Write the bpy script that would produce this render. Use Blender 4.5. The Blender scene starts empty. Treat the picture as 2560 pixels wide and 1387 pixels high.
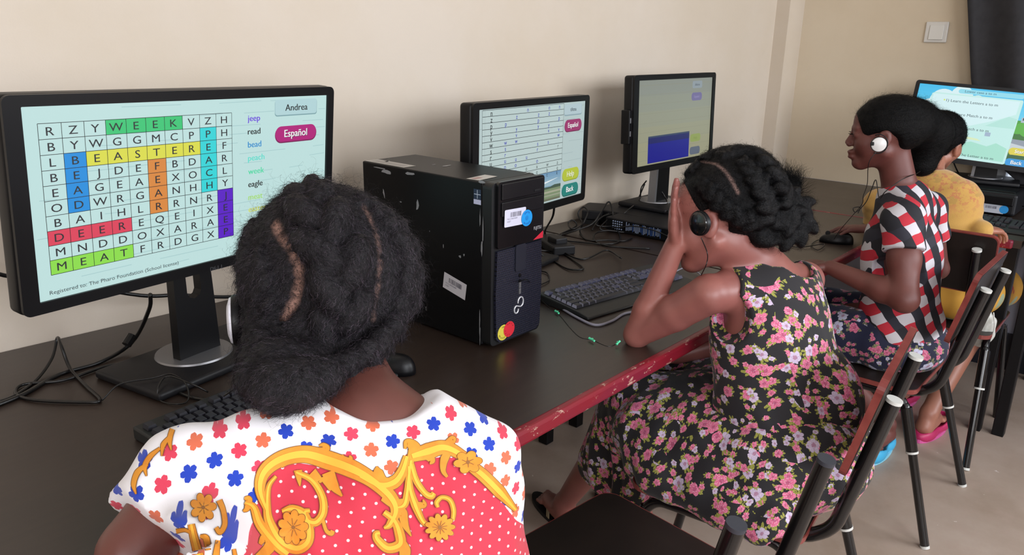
import bpy, bmesh, math, random
import numpy as np
from mathutils import Vector, Matrix
from mathutils.bvhtree import BVHTree
random.seed(7); RNG = np.random.RandomState(7)
SC = bpy.context.scene
COL = SC.collection

# ------------------------------------------------------------------ camera
FPX = 1938.93
PITCH, YAW, ROLL = [math.radians(v) for v in (17.1, 41.132, 1.022)]
CF = np.array([math.cos(YAW)*math.cos(PITCH), math.sin(YAW)*math.cos(PITCH), -math.sin(PITCH)])
_r = np.array([math.sin(YAW), -math.cos(YAW), 0.0]); _u = np.cross(_r, CF)
CR = _r*math.cos(ROLL)+_u*math.sin(ROLL); CU = -_r*math.sin(ROLL)+_u*math.cos(ROLL)
CAM = np.array([0.0, 0.0, 1.40])
cd = bpy.data.cameras.new('camera'); cam = bpy.data.objects.new('camera', cd); COL.objects.link(cam)
cd.sensor_width = 36; cd.sensor_fit = 'HORIZONTAL'; cd.lens = FPX/2560*36; cd.clip_start = .05
cam.matrix_world = Matrix([[CR[i], CU[i], -CF[i], CAM[i]] for i in range(3)]+[[0, 0, 0, 1]])
SC.camera = cam

# ------------------------------------------------------------------ world, light, exposure
w = bpy.data.worlds.new('sky'); SC.world = w; w.use_nodes = True
bg = w.node_tree.nodes['Background']; bg.inputs[0].default_value = (.80, .88, 1.0, 1); bg.inputs[1].default_value = .9
def area(name, loc, target, size, size_y, power, color):
    l = bpy.data.lights.new(name, 'AREA'); l.shape = 'RECTANGLE'; l.size = size; l.size_y = size_y
    l.energy = power; l.color = color
    o = bpy.data.objects.new(name, l); COL.objects.link(o); o.location = loc
    o.rotation_euler = (Vector(target)-Vector(loc)).to_track_quat('-Z', 'Y').to_euler()
    return o
area('daylight_window_behind', (0.2, -2.72, 1.75), (0.6, 1.2, 1.2), 3.0, 1.5, 158, (.90, .94, 1))
area('daylight_window_side', (-2.18, -.6, 1.8), (1.2, .6, 1.1), 2.2, 1.4, 55, (.93, .95, 1))
area('daylight_window_right', (3.0, -2.72, 1.75), (2.8, 1.2, .9), 1.8, 1.5, 112, (.86, .92, 1))
vs = SC.view_settings; vs.view_transform = 'Standard'; vs.look = 'None'; vs.gamma = 1; vs.use_curve_mapping = False
vs.exposure = 0.08

# ------------------------------------------------------------------ points from the photograph's calibration
def ray(px, py): return CF + CR*((px-1280)/FPX) - CU*((py-693.5)/FPX)
def at(px, py, d): return CAM + ray(px, py)*d                      # d = distance along the view axis
def pl(px, py, ax, v):                                             # on the plane axis = v
    r = ray(px, py); return CAM + r*((v-CAM[ax])/r[ax])
def desk(px, py, h=0.0): return pl(px, py, 2, .75+h)
def project(V):
    q = np.asarray(V)-CAM; z = q@CF
    return np.stack([1280+FPX*(q@CR)/z, 693.5-FPX*(q@CU)/z], -1)
def nrm(v): v = np.asarray(v, float); return v/np.linalg.norm(v)

# ------------------------------------------------------------------ materials
def lin(c):
    if isinstance(c, str): c = [int(c[i:i+2], 16)/255 for i in (1, 3, 5)]
    return tuple((x/12.92 if x <= .04045 else ((x+.055)/1.055)**2.4) for x in c[:3])+(1,)
class NT:
    def __init__(s, name):
        s.m = bpy.data.materials.new(name); s.m.use_nodes = True; s.t = s.m.node_tree
        s.b = s.t.nodes['Principled BSDF']
    def n(s, typ, **k):
        nd = s.t.nodes.new('ShaderNode'+typ)
        for a, v in k.items(): setattr(nd, a, v)
        return nd
    def l(s, a, b): s.t.links.new(a, b)
    def set(s, sock, v):
        if hasattr(v, 'is_output') or isinstance(v, bpy.types.NodeSocket): s.l(v, sock)
        else: sock.default_value = v
    def math(s, op, a, b=None, c=None, clamp=False):
        nd = s.n('Math', operation=op, use_clamp=clamp)
        s.set(nd.inputs[0], a)
        if b is not None: s.set(nd.inputs[1], b)
        if c is not None: s.set(nd.inputs[2], c)
        return nd.outputs[0]
    def mix(s, f, a, b):
        nd = s.n('Mix', data_type='RGBA'); s.set(nd.inputs[0], f); s.set(nd.inputs[6], a); s.set(nd.inputs[7], b)
        return nd.outputs[2]
    def step(s, v, lo, hi):
        nd = s.n('MapRange', clamp=True); s.set(nd.inputs[0], v); nd.inputs[1].default_value = lo; nd.inputs[2].default_value = hi
        return nd.outputs[0]
    def noise(s, vec, scale, detail=3, rough=.5):
        nd = s.n('TexNoise'); nd.inputs['Scale'].default_value = scale; nd.inputs['Detail'].default_value = detail
        nd.inputs['Roughness'].default_value = rough
        if vec is not None: s.l(vec, nd.inputs['Vector'])
        return nd.outputs['Fac'], nd.outputs['Color']
    def coord(s, which='Object'): return s.n('TexCoord').outputs[which]
    def base(s, c): s.set(s.b.inputs['Base Color'], c)
    def rough(s, c): s.set(s.b.inputs['Roughness'], c)
    def bump(s, h, strength=.3, dist=.002):
        nd = s.n('Bump'); nd.inputs['Strength'].default_value = strength; nd.inputs['Distance'].default_value = dist
        s.l(h, nd.inputs['Height']); s.l(nd.outputs[0], s.b.inputs['Normal'])
MATS = {}
def mat(name, col, rough=.5, metal=0, col2=None, scale=20, bump=0, bscale=200, bdist=.001, spec=.5, coat=0, stretch=None, thr=(.35, .65), emit=None, sheen=0):
    if name in MATS: return MATS[name]
    m = NT(name); co = m.coord()
    if stretch:
        mp = m.n('Mapping'); mp.inputs['Scale'].default_value = stretch; m.l(co, mp.inputs[0]); co = mp.outputs[0]
    if col2: m.base(m.mix(m.step(m.noise(co, scale, 5, .6)[0], *thr), lin(col), lin(col2)))
    else: m.base(lin(col))
    m.rough(rough); m.b.inputs['Metallic'].default_value = metal; m.b.inputs['Specular IOR Level'].default_value = spec
    m.b.inputs['Coat Weight'].default_value = coat
    if sheen: m.b.inputs['Sheen Weight'].default_value = sheen
    if bump: m.bump(m.noise(co, bscale, 3)[0], bump, bdist)
    if emit: m.b.inputs['Emission Color'].default_value = lin(emit[0]); m.b.inputs['Emission Strength'].default_value = emit[1]
    MATS[name] = m.m; return m.m

# ------------------------------------------------------------------ mesh building
def mesh_obj(name, V, F, m=None, parent=None, root=None, smooth=False, fmat=None):
    me = bpy.data.meshes.new(name)
    V = np.asarray(V, float)
    if root is not None: V = V-np.asarray(root)
    me.from_pydata(V.tolist() if len(V) < 5000 else V, [], F if not isinstance(F, np.ndarray) else F.tolist())
    ms = m if isinstance(m, (list, tuple)) else [m]
    for x in ms:
        if x: me.materials.append(x)
    if fmat is not None: me.polygons.foreach_set('material_index', np.asarray(fmat, dtype=np.int32))
    if smooth is True: me.polygons.foreach_set('use_smooth', [True]*len(me.polygons))
    elif smooth: me.polygons.foreach_set('use_smooth', [True]*len(me.polygons)); me.set_sharp_from_angle(angle=math.radians(smooth))
    me.update()
    o = bpy.data.objects.new(name, me); COL.objects.link(o)
    if parent is not None: o.parent = parent
    return o
class MB:
    """collects simple solids; link() makes ONE mesh object of them"""
    def __init__(s): s.V = []; s.F = []; s.M = []; s.n = 0
    def add(s, V, F, mi=0):
        V = np.asarray(V, float).reshape(-1, 3); s.V.append(V); s.F += [[i+s.n for i in f] for f in F]; s.M += [mi]*len(F); s.n += len(V); return s
    def box(s, c, size, R=None, bev=0, mi=0, seg=2):
        bm = bmesh.new(); bmesh.ops.create_cube(bm, size=1)
        for v in bm.verts: v.co = Vector([v.co[i]*size[i] for i in range(3)])
        if bev: bmesh.ops.bevel(bm, geom=list(bm.edges), offset=bev, segments=seg, affect='EDGES', profile=.5)
        bm.verts.index_update()
        V = np.array([v.co[:] for v in bm.verts]); F = [[v.index for v in f.verts] for f in bm.faces]; bm.free()
        if R is not None: V = V@np.asarray(R).T
        return s.add(V+np.asarray(c), F, mi)
    def tube(s, pts, r, n=8, smoothn=0, cap=True, mi=0):
        P = [np.asarray(p, float) for p in pts]
        if smoothn: P = catmull(P, smoothn)
        P = np.array(P); k = len(P); rr = np.full(k, r) if np.isscalar(r) else np.interp(np.linspace(0, 1, k), np.linspace(0, 1, len(r)), r)
        T = np.gradient(P, axis=0); T /= np.linalg.norm(T, axis=1)[:, None]+1e-12
        up = np.array([0, 0, 1.]) if abs(T[0][2]) < .9 else np.array([1., 0, 0])
        x = np.cross(up, T[0]); x /= np.linalg.norm(x); V = []
        for i in range(k):
            x = x-T[i]*(x@T[i]); x /= np.linalg.norm(x)+1e-12; y = np.cross(T[i], x)
            for j in range(n):
                a = 2*math.pi*j/n; V.append(P[i]+(x*math.cos(a)+y*math.sin(a))*rr[i])
        F = [[i*n+j, i*n+(j+1) % n, (i+1)*n+(j+1) % n, (i+1)*n+j] for i in range(k-1) for j in range(n)]
        if cap: F += [list(range(n))[::-1], [(k-1)*n+j for j in range(n)]]
        return s.add(V, F, mi)
    def lathe(s, prof, c, axis=(0, 0, 1), n=32, mi=0):
        ax = nrm(axis); t = np.array([1, 0, 0]) if abs(ax[0]) < .9 else np.array([0, 1, 0]); x = nrm(np.cross(t, ax)); y = np.cross(ax, x)
        V = []
        for r, h in prof:
            for j in range(n):
                a = 2*math.pi*j/n; V.append(np.asarray(c)+ax*h+(x*math.cos(a)+y*math.sin(a))*max(r, 1e-5))
        k = len(prof); F = [[i*n+j, i*n+(j+1) % n, (i+1)*n+(j+1) % n, (i+1)*n+j] for i in range(k-1) for j in range(n)]
        F += [list(range(n))[::-1], [(k-1)*n+j for j in range(n)]]
        return s.add(V, F, mi)
    def plate(s, outer, inner, o, ex, ey, ez, th, mi=0):
        """flat plate from a 2D outline (with an optional hole of as many points), thickness th along ez"""
        o, ex, ey, ez = map(np.asarray, (o, ex, ey, ez)); n = len(outer)
        f = lambda L, h: [o+ex*a+ey*b+ez*h for a, b in L]
        if inner is None:
            return s.add(f(outer, 0)+f(outer, th), [list(range(n))[::-1], [n+i for i in range(n)]]+[[i, (i+1) % n, n+(i+1) % n, n+i] for i in range(n)], mi)
        V = f(outer, 0)+f(inner, 0)+f(outer, th)+f(inner, th); F = []
        for i in range(n):
            j = (i+1) % n
            F += [[i, n+i, n+j, j], [2*n+i, 2*n+j, 3*n+j, 3*n+i], [i, j, 2*n+j, 2*n+i], [n+i, 3*n+i, 3*n+j, n+j]]
        return s.add(V, F, mi)
    def link(s, name, m, parent=None, root=None, smooth=False):
        V = np.concatenate(s.V) if s.V else np.zeros((0, 3))
        return mesh_obj(name, V, s.F, m, parent, root, smooth, s.M if isinstance(m, (list, tuple)) else None)
def catmull(P, k):
    P = [np.asarray(p, float) for p in P]; Q = [2*P[0]-P[1]]+P+[2*P[-1]-P[-2]]; out = []
    for i in range(1, len(Q)-2):
        a, b, c, d = Q[i-1:i+3]
        for j in range(k):
            t = j/k; out.append(.5*((2*b)+(c-a)*t+(2*a-5*b+4*c-d)*t*t+(3*b-a-3*c+d)*t**3))
    out.append(P[-1]); return out
def rrect(w, h, r, n=5):
    out = []
    for cx, cy, a0 in ((w/2-r, h/2-r, 0), (-w/2+r, h/2-r, 90), (-w/2+r, -h/2+r, 180), (w/2-r, -h/2+r, 270)):
        for i in range(n+1):
            a = math.radians(a0+90*i/n); out.append((cx+r*math.cos(a), cy+r*math.sin(a)))
    return out
def rotz(a): c, s_ = math.cos(a), math.sin(a); return np.array([[c, -s_, 0], [s_, c, 0], [0, 0, 1.]])
def tag(o, label=None, cat=None, group=None, kind=None):
    if label: o['label'] = label
    if cat: o['category'] = cat
    if group: o['group'] = group
    if kind: o['kind'] = kind
    return o
def thing(name, loc, label, cat, group=None, rz=0):
    o = bpy.data.objects.new(name, None); COL.objects.link(o); o.location = loc; o.rotation_euler = (0, 0, rz)
    o.empty_display_size = .05
    return tag(o, label, cat, group)
def copy_tree(o, parent=None):
    c = o.copy(); COL.objects.link(c); c.parent = parent
    for ch in list(o.children): copy_tree(ch, c)
    return c

# ------------------------------------------------------------------ flat lettering
_txt = {}
def glyphs(s_, bold=0.0):
    k = (s_, bold)
    if k not in _txt:
        cu = bpy.data.curves.new('t', 'FONT'); cu.body = s_; cu.size = 1; cu.offset = bold; cu.resolution_u = 3
        o = bpy.data.objects.new('t', cu); COL.objects.link(o)
        dg = bpy.context.evaluated_depsgraph_get(); dg.update()
        me = o.evaluated_get(dg).to_mesh()
        V = np.array([v.co[:2] for v in me.vertices]).reshape(-1, 2); F = [list(p.vertices) for p in me.polygons]
        o.evaluated_get(dg).to_mesh_clear(); bpy.data.objects.remove(o); bpy.data.curves.remove(cu)
        _txt[k] = (V, F)
    return _txt[k]
class Flat:
    """coloured flat artwork (a screen picture, a label) laid on one plane: ONE mesh with a face colour attribute"""
    def __init__(s, o, ex, ey, en, W, H, dz=.00012):
        s.o, s.ex, s.ey, s.en = [np.asarray(v, float) for v in (o, ex, ey, en)]; s.W, s.H = W, H; s.V = []; s.F = []; s.C = []; s.dz = dz
    def pt(s, u, v, L): return s.o+s.ex*(u*s.W)-s.ey*(v*s.H)+s.en*(L*s.dz)
    def poly(s, pts, col, L=1):
        n = len(s.V); s.V += [s.pt(u, v, L) for u, v in pts]; s.F.append(list(range(n, n+len(pts)))); s.C.append(lin(col))
    def rect(s, u0, v0, u1, v1, col, L=1): s.poly([(u0, v1), (u1, v1), (u1, v0), (u0, v0)], col, L)
    def line(s, a, b, w, col, L=2):
        A = np.array([a[0]*s.W, a[1]*s.H]); B = np.array([b[0]*s.W, b[1]*s.H]); d = nrm(B-A); nn = np.array([-d[1], d[0]])*w/2
        s.poly([((p[0])/s.W, (p[1])/s.H) for p in (A+nn, A-nn, B-nn, B+nn)][::-1], col, L)
    def pill(s, cu, cv, w, h, col, L=1, r=None):
        r = h/2*.98 if r is None else r
        s.poly([(cu+x/s.W, cv-y/s.H) for x, y in rrect(w, h, r, 6)], col, L)
    def disc(s, cu, cv, r, col, L=1, ry=None, n=28):
        s.poly([(cu+r*math.cos(2*math.pi*i/n)/s.W, cv-(ry or r)*math.sin(2*math.pi*i/n)/s.H) for i in range(n)], col, L)
    def text(s, t, u, v, size, col, L=3, align='c', bold=0.0, sx=1.0, rot=0, _b=False):
        V, F = glyphs(t)
        if not len(V): return
        if bold and not _b:
            for k in (-1, 1): s.text(t, u+k*bold*size*.55/s.W*math.cos(rot), v-k*bold*size*.55/s.H*math.sin(rot), size, col, L+.01*k, align, 0, sx, rot, True)
        mn, mx = V.min(0), V.max(0)
        ox = {'c': (mn[0]+mx[0])/2, 'l': mn[0], 'r': mx[0]}[align]
        P = (V-np.array([ox, .35]))*[size*sx, size]; c, q = math.cos(rot), math.sin(rot)
        P = P@np.array([[c, q], [-q, c]]); n = len(s.V)
        s.V += [s.pt(u+x/s.W, v-y/s.H, L) for x, y in P]; s.F += [[i+n for i in f] for f in F]; s.C += [lin(col)]*len(F)
    def link(s, name, m, parent, root):
        o = mesh_obj(name, np.array(s.V), s.F, m, parent, root)
        a = o.data.color_attributes.new('print', 'FLOAT_COLOR', 'CORNER')
        cs = np.repeat(np.array(s.C), [len(f) for f in s.F], axis=0); a.data.foreach_set('color', cs.ravel().astype(np.float32))
        return o
def attr_mat(name, emit, rough=.5):
    m = NT(name); a = m.n('Attribute', attribute_name='print')
    if emit:
        m.base((0.01, 0.01, 0.01, 1)); m.rough(.35); m.l(a.outputs[0], m.b.inputs['Emission Color']); m.b.inputs['Emission Strength'].default_value = emit
    else: m.l(a.outputs[0], m.b.inputs['Base Color']); m.rough(rough)
    return m.m
SCREEN = attr_mat('lit_screen', .88); PRINT = attr_mat('printed_paper', 0, .45)
# ================================================================== materials of the place
M_WALLA = mat('wall_paint', '#cbbfb1', .75, col2='#c5b7a5', scale=1.6, bump=.25, bscale=260, bdist=.0012)
M_WALLB = mat('wall_paint_cream', '#cebfa8', .75, col2='#c8b79e', scale=1.8, bump=.25, bscale=260, bdist=.0012)
M_FLOOR = None
def floor_mat():
    m = NT('worn_floor'); co = m.coord()
    a = m.noise(co, 2.2, 6, .65)[0]; b = m.noise(co, 11, 6, .7)[0]; c = m.noise(co, 26, 4, .6)[0]
    col = m.mix(m.step(a, .35, .65), lin('#9c8979'), lin('#b09f92')); col = m.mix(m.step(b, .5, .75), col, lin('#ab978a'))
    col = m.mix(m.step(c, .70, .74), col, lin('#d5cdc6')); m.base(col); m.rough(m.math('MULTIPLY_ADD', a, .3, .3))
    m.bump(b, .15, .002); return m.m
def desk_mat(name, c1, c2, c3):
    m = NT(name); co = m.coord(); mp = m.n('Mapping'); mp.inputs['Scale'].default_value = (2.0, 30, 30); m.l(co, mp.inputs[0])
    g = m.noise(mp.outputs[0], 3, 6, .65)[0]; b = m.noise(co, 3.0, 4)[0]
    col = m.mix(m.step(g, .35, .7), lin(c1), lin(c2)); col = m.mix(m.math('MULTIPLY', m.step(b, .5, .8), .5), col, lin(c3))
    m.base(col); m.rough(m.math('MULTIPLY_ADD', b, .25, .27)); m.b.inputs['Specular IOR Level'].default_value = .6; m.b.inputs['Coat Weight'].default_value = .2; m.b.inputs['Coat Roughness'].default_value = .35; m.bump(g, .06, .0006); return m.m
M_DESK = desk_mat('dark_wood_laminate', '#261b16', '#30241d', '#3c2e26')
def edge_mat():
    m = NT('red_painted_edge'); co = m.coord(); mp = m.n('Mapping'); mp.inputs['Scale'].default_value = (1, 2.6, 2.6); m.l(co, mp.inputs[0])
    s_ = m.noise(mp.outputs[0], 26, 6, .75)[0]; p = m.noise(mp.outputs[0], 5, 3)[0]
    col = m.mix(m.step(p, .4, .7), lin('#7c1524'), lin('#6a1d36')); col = m.mix(m.step(s_, .60, .62), col, lin('#b08a7c')); m.base(col); m.rough(.38); return m.m
M_EDGE = edge_mat()
M_BLK = mat('black_plastic', '#08080b', .4, spec=.3)
M_BLK2 = mat('black_satin_plastic', '#101014', .5, spec=.35, bump=.15, bscale=900, bdist=.0003)
M_TUBE = mat('black_enamel_tube', '#0a0a0c', .22, coat=.4)
M_CAPW = mat('white_plastic_cap', '#c9c9c4', .5)
M_CAPG = mat('grey_plastic_cap', '#33353d', .5)
M_MAR = mat('maroon_varnished_edge', '#6d2b28', .3, col2='#85403a', scale=14)
M_DKLAM = mat('dark_laminate', '#17120f', .42, col2='#201915', scale=9)
M_SILV = mat('silver_plastic', '#8d8d90', .35, metal=.7)
M_NAVY = mat('navy_baseboard', '#10131f', .45)
M_PALE = mat('pale_lilac_wall', '#b9bbcb', .8)
M_CABLE = mat('black_cable', '#0b0a0b', .35)
M_GREYC = mat('grey_cable', '#8a8794', .4)
M_WHITE = mat('white_frame', '#dfe3ea', .4)
M_CURT = mat('charcoal_curtain', '#222124', .85, col2='#2a292c', scale=30, bump=.3, bscale=600, bdist=.0006)

# ================================================================== the room
WAX = lambda x: 1.803-.047*(x-.5)           # the long wall runs very slightly askew of the desks
bb = MB(); bb.add([(-2.3, WAX(-2.3), 0), (3.86, WAX(3.86), 0), (3.86, WAX(3.86), 3), (-2.2, WAX(-2.2), 3), (-2.2, WAX(-2.2)+.15, 0), (4.1, WAX(4.1)+.15, 0), (4.1, WAX(4.1)+.15, 3), (-2.2, WAX(-2.2)+.15, 3)],
    [[0, 1, 2, 3], [5, 4, 7, 6], [4, 0, 3, 7], [1, 5, 6, 2], [3, 2, 6, 7], [0, 4, 5, 1]]); tag(bb.link('wall_back', M_WALLA), kind='structure')
# corner pilaster: a lit side towards the room, a shaded front
pb = MB(); pb.add([(3.775, WAX(3.775)+.01, 0), (3.775, 1.584, 0), (3.97, 1.584, 0), (3.97, WAX(3.9)+.01, 0), (3.775, WAX(3.775)+.01, 3), (3.775, 1.584, 3), (3.97, 1.584, 3), (3.97, WAX(3.9)+.01, 3)],
    [[0, 1, 5, 4], [1, 2, 6, 5], [2, 3, 7, 6], [3, 0, 4, 7], [4, 5, 6, 7], [3, 2, 1, 0]]); tag(pb.link('trim_1', M_WALLA), kind='structure')
# wall with the window: built round the opening y -1.1 .. .66, z .80 .. 2.3
X0, X1 = 3.95, 4.13; WY0, WY1, WZ0, WZ1 = -1.1, .665, .78, 2.3
def slab(name, y0, y1, z0, z1, m, x0=X0, x1=X1): tag(MB().box(((x0+x1)/2, (y0+y1)/2, (z0+z1)/2), (x1-x0, y1-y0, z1-z0)).link(name, m), kind='structure')
wb = MB()
for y0, y1, z0, z1, mi in ((WY1, 1.75, .75, 3, 0), (-2.9, WY0, .75, 3, 0), (WY0, WY1, WZ1, 3, 0), (-2.9, 1.75, 0, .75, 1), (WY0, WY1, .75, WZ0, 0)):
    wb.box(((X0+X1)/2, (y0+y1)/2, (z0+z1)/2), (X1-X0, y1-y0, z1-z0), mi=mi)
tag(wb.link('wall_right', [M_WALLB, M_PALE]), kind='structure')
slab('baseboard_right', -2.79, 1.75, 0, .17, M_NAVY, 3.935, 3.95)
tag(MB().box((.95, -.4, -.03), (6.6, 5.0, .06)).link('floor', floor_mat()), kind='structure')
M_CEIL = mat('ceiling_white', '#d6d6d4', .8)
tag(MB().box((.95, -.4, 3.03), (6.6, 5.0, .06)).link('ceiling', M_CEIL), kind='structure')
tag(MB().box((-2.32, -.4, 1.5), (.12, 5.0, 3)).link('wall_left', M_WALLA), kind='structure')
tag(MB().box((.95, -2.86, 1.5), (6.6, .12, 3)).link('wall_front', M_WALLA), kind='structure')
wr = tag(bpy.data.objects.new('window_1', None), kind='structure'); COL.objects.link(wr); wr.location = (4.05, -.2, .78)
wf = MB()
for y0, y1, z0, z1 in ((WY1-.05, WY1, WZ0, WZ1), (WY0, WY0+.05, WZ0, WZ1), (WY0, WY1, WZ0, WZ0+.05), (WY0, WY1, WZ1-.05, WZ1), (.44, .475, WZ0, WZ1), (-.25, -.21, WZ0, WZ1)):
    wf.box((4.05, (y0+y1)/2, (z0+z1)/2), (.06, y1-y0, z1-z0), bev=.004)
wf.link('window_frame', M_WHITE, wr, wr.location)
gm = NT('window_glass'); gm.b.inputs['Transmission Weight'].default_value = 1; gm.base((1, 1, 1, 1)); gm.rough(.02); gm.b.inputs['IOR'].default_value = 1.1
for y0, y1 in ((WY0, -.23), (-.23, .46), (.46, WY1-.02)):
    MB().box((4.05, (y0+y1)/2, 1.54), (.005, y1-y0-.01, 1.44)).link('window_pane', gm.m, wr, wr.location)
# charcoal curtain: gathered folds drawn aside, its free edge swept back towards the bottom
edge = [(2.35, .93), (1.95, .90), (1.59, .855), (1.25, .785), (1.05, .70), (.92, .63), (.86, .55), (.80, .47), (.765, .43)]
ez = [e[0] for e in edge][::-1]; ey = [e[1] for e in edge][::-1]
V = []; nu, nv = 90, 50
for j in range(nv+1):
    z = .765+(2.35-.765)*j/nv; yl = np.interp(z, ez, ey)
    for i in range(nu+1):
        u = i/nu; y = yl+(-1.25-yl)*u; amp = .018+.02*u; V.append((3.865+amp*math.sin(u*62+.7*math.sin(z*3))+.012*math.sin(u*23+z*2), y, z))
F = [[j*(nu+1)+i, j*(nu+1)+i+1, (j+1)*(nu+1)+i+1, (j+1)*(nu+1)+i] for j in range(nv) for i in range(nu)]
cu = mesh_obj('curtain', V, F, M_CURT, smooth=True, root=(3.865, -.2, 0)); cu.location = (3.865, -.2, 0)
sm = cu.modifiers.new('thickness', 'SOLIDIFY'); sm.thickness = .004
tag(cu, 'charcoal curtain gathered beside the window behind the corner monitor', 'curtain')
# light switch
t = thing('light_switch', (3.95, .975, 1.46), 'white square light switch on the cream wall', 'light switch')
MB().box((3.944, .975, 1.46), (.012, .092, .088), bev=.004).link('switch_plate', mat('switch_white', '#cfcbc4', .35), t, t.location)
MB().box((3.937, .973, 1.459), (.010, .058, .062), R=np.array([[1, 0, .05], [0, 1, 0], [-.05, 0, 1]]), bev=.002).link('rocker', mat('switch_rocker', '#d4d1ca', .3), t, t.location)

# ================================================================== desks
def table(name, x0, x1, y0, y1, label, edges, legs, yb=None):
    """yb: back edge heights may follow the askew wall"""
    t = thing(name, ((x0+x1)/2, (y0+y1)/2, 0), label, 'desk', 'dark topped school desks'); L = t.location
    yb0, yb1 = (y1, y1) if yb is None else yb
    b = MB(); zt, zb = .75, .722
    b.add([(x0, y0, zb), (x1, y0, zb), (x1, yb1, zb), (x0, yb0, zb), (x0, y0, zt), (x1, y0, zt), (x1, yb1, zt), (x0, yb0, zt)],
          [[0, 1, 2, 3][::-1], [4, 5, 6, 7], [0, 1, 5, 4], [1, 2, 6, 5], [2, 3, 7, 6], [3, 0, 4, 7]])
    b.link('desktop', M_DESK, t, L)
    for a, c in edges:
        a = np.array(a); c = np.array(c); d = nrm(np.append(c-a, 0)); n_ = np.array([d[1], -d[0], 0]); mid = np.append((a+c)/2, .7355); ln = np.linalg.norm(c-a)
        R = np.stack([d, n_, [0, 0, 1]], 1); MB().box(mid, (ln, .022, .032), R=R, bev=.007, seg=3).link('edge_strip', M_EDGE, t, L)
    for x, y in legs: MB().box((x, y, .361), (.04, .04, .722), bev=.003).link('leg', M_BLK, t, L)
    return t
table('desk', -1.6, 2.088, .79, 1.79, 'long dark wooden desk with scratched red edge below the word search monitor', [((-1.6, .785), (2.085, .785))], [(-1.5, .9), (-1.5, 1.6), (1.99, 1.56), (1.97, .90), (.3, 1.6)], (WAX(-1.6)-.004, WAX(2.088)-.004))
table('desk', 2.098, 3.165, .79, 1.7, 'dark wooden desk with red front edge at the red checked shirt', [((2.10, .785), (3.13, .785))], [(2.17, 1.56), (2.17, .90)], (WAX(2.098)-.004, WAX(3.165)-.004))
table('desk', 3.175, 3.945, .395, 1.5, 'dark corner desk under the cartoon landscape monitor', [((3.165, 1.35), (3.165, .42))], [(3.20, .42), (3.88, .42), (3.88, 1.45)], (WAX(3.175)-.004, 1.575))
table('desk', 3.175, 3.945, -.75, .385, 'dark desk along the window wall, past the corner desk', [((3.165, .375), (3.165, -.75))], [(3.21, .345), (3.88, .345), (3.21, -.68)], None)
for x in (2.093,):
    pass

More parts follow.
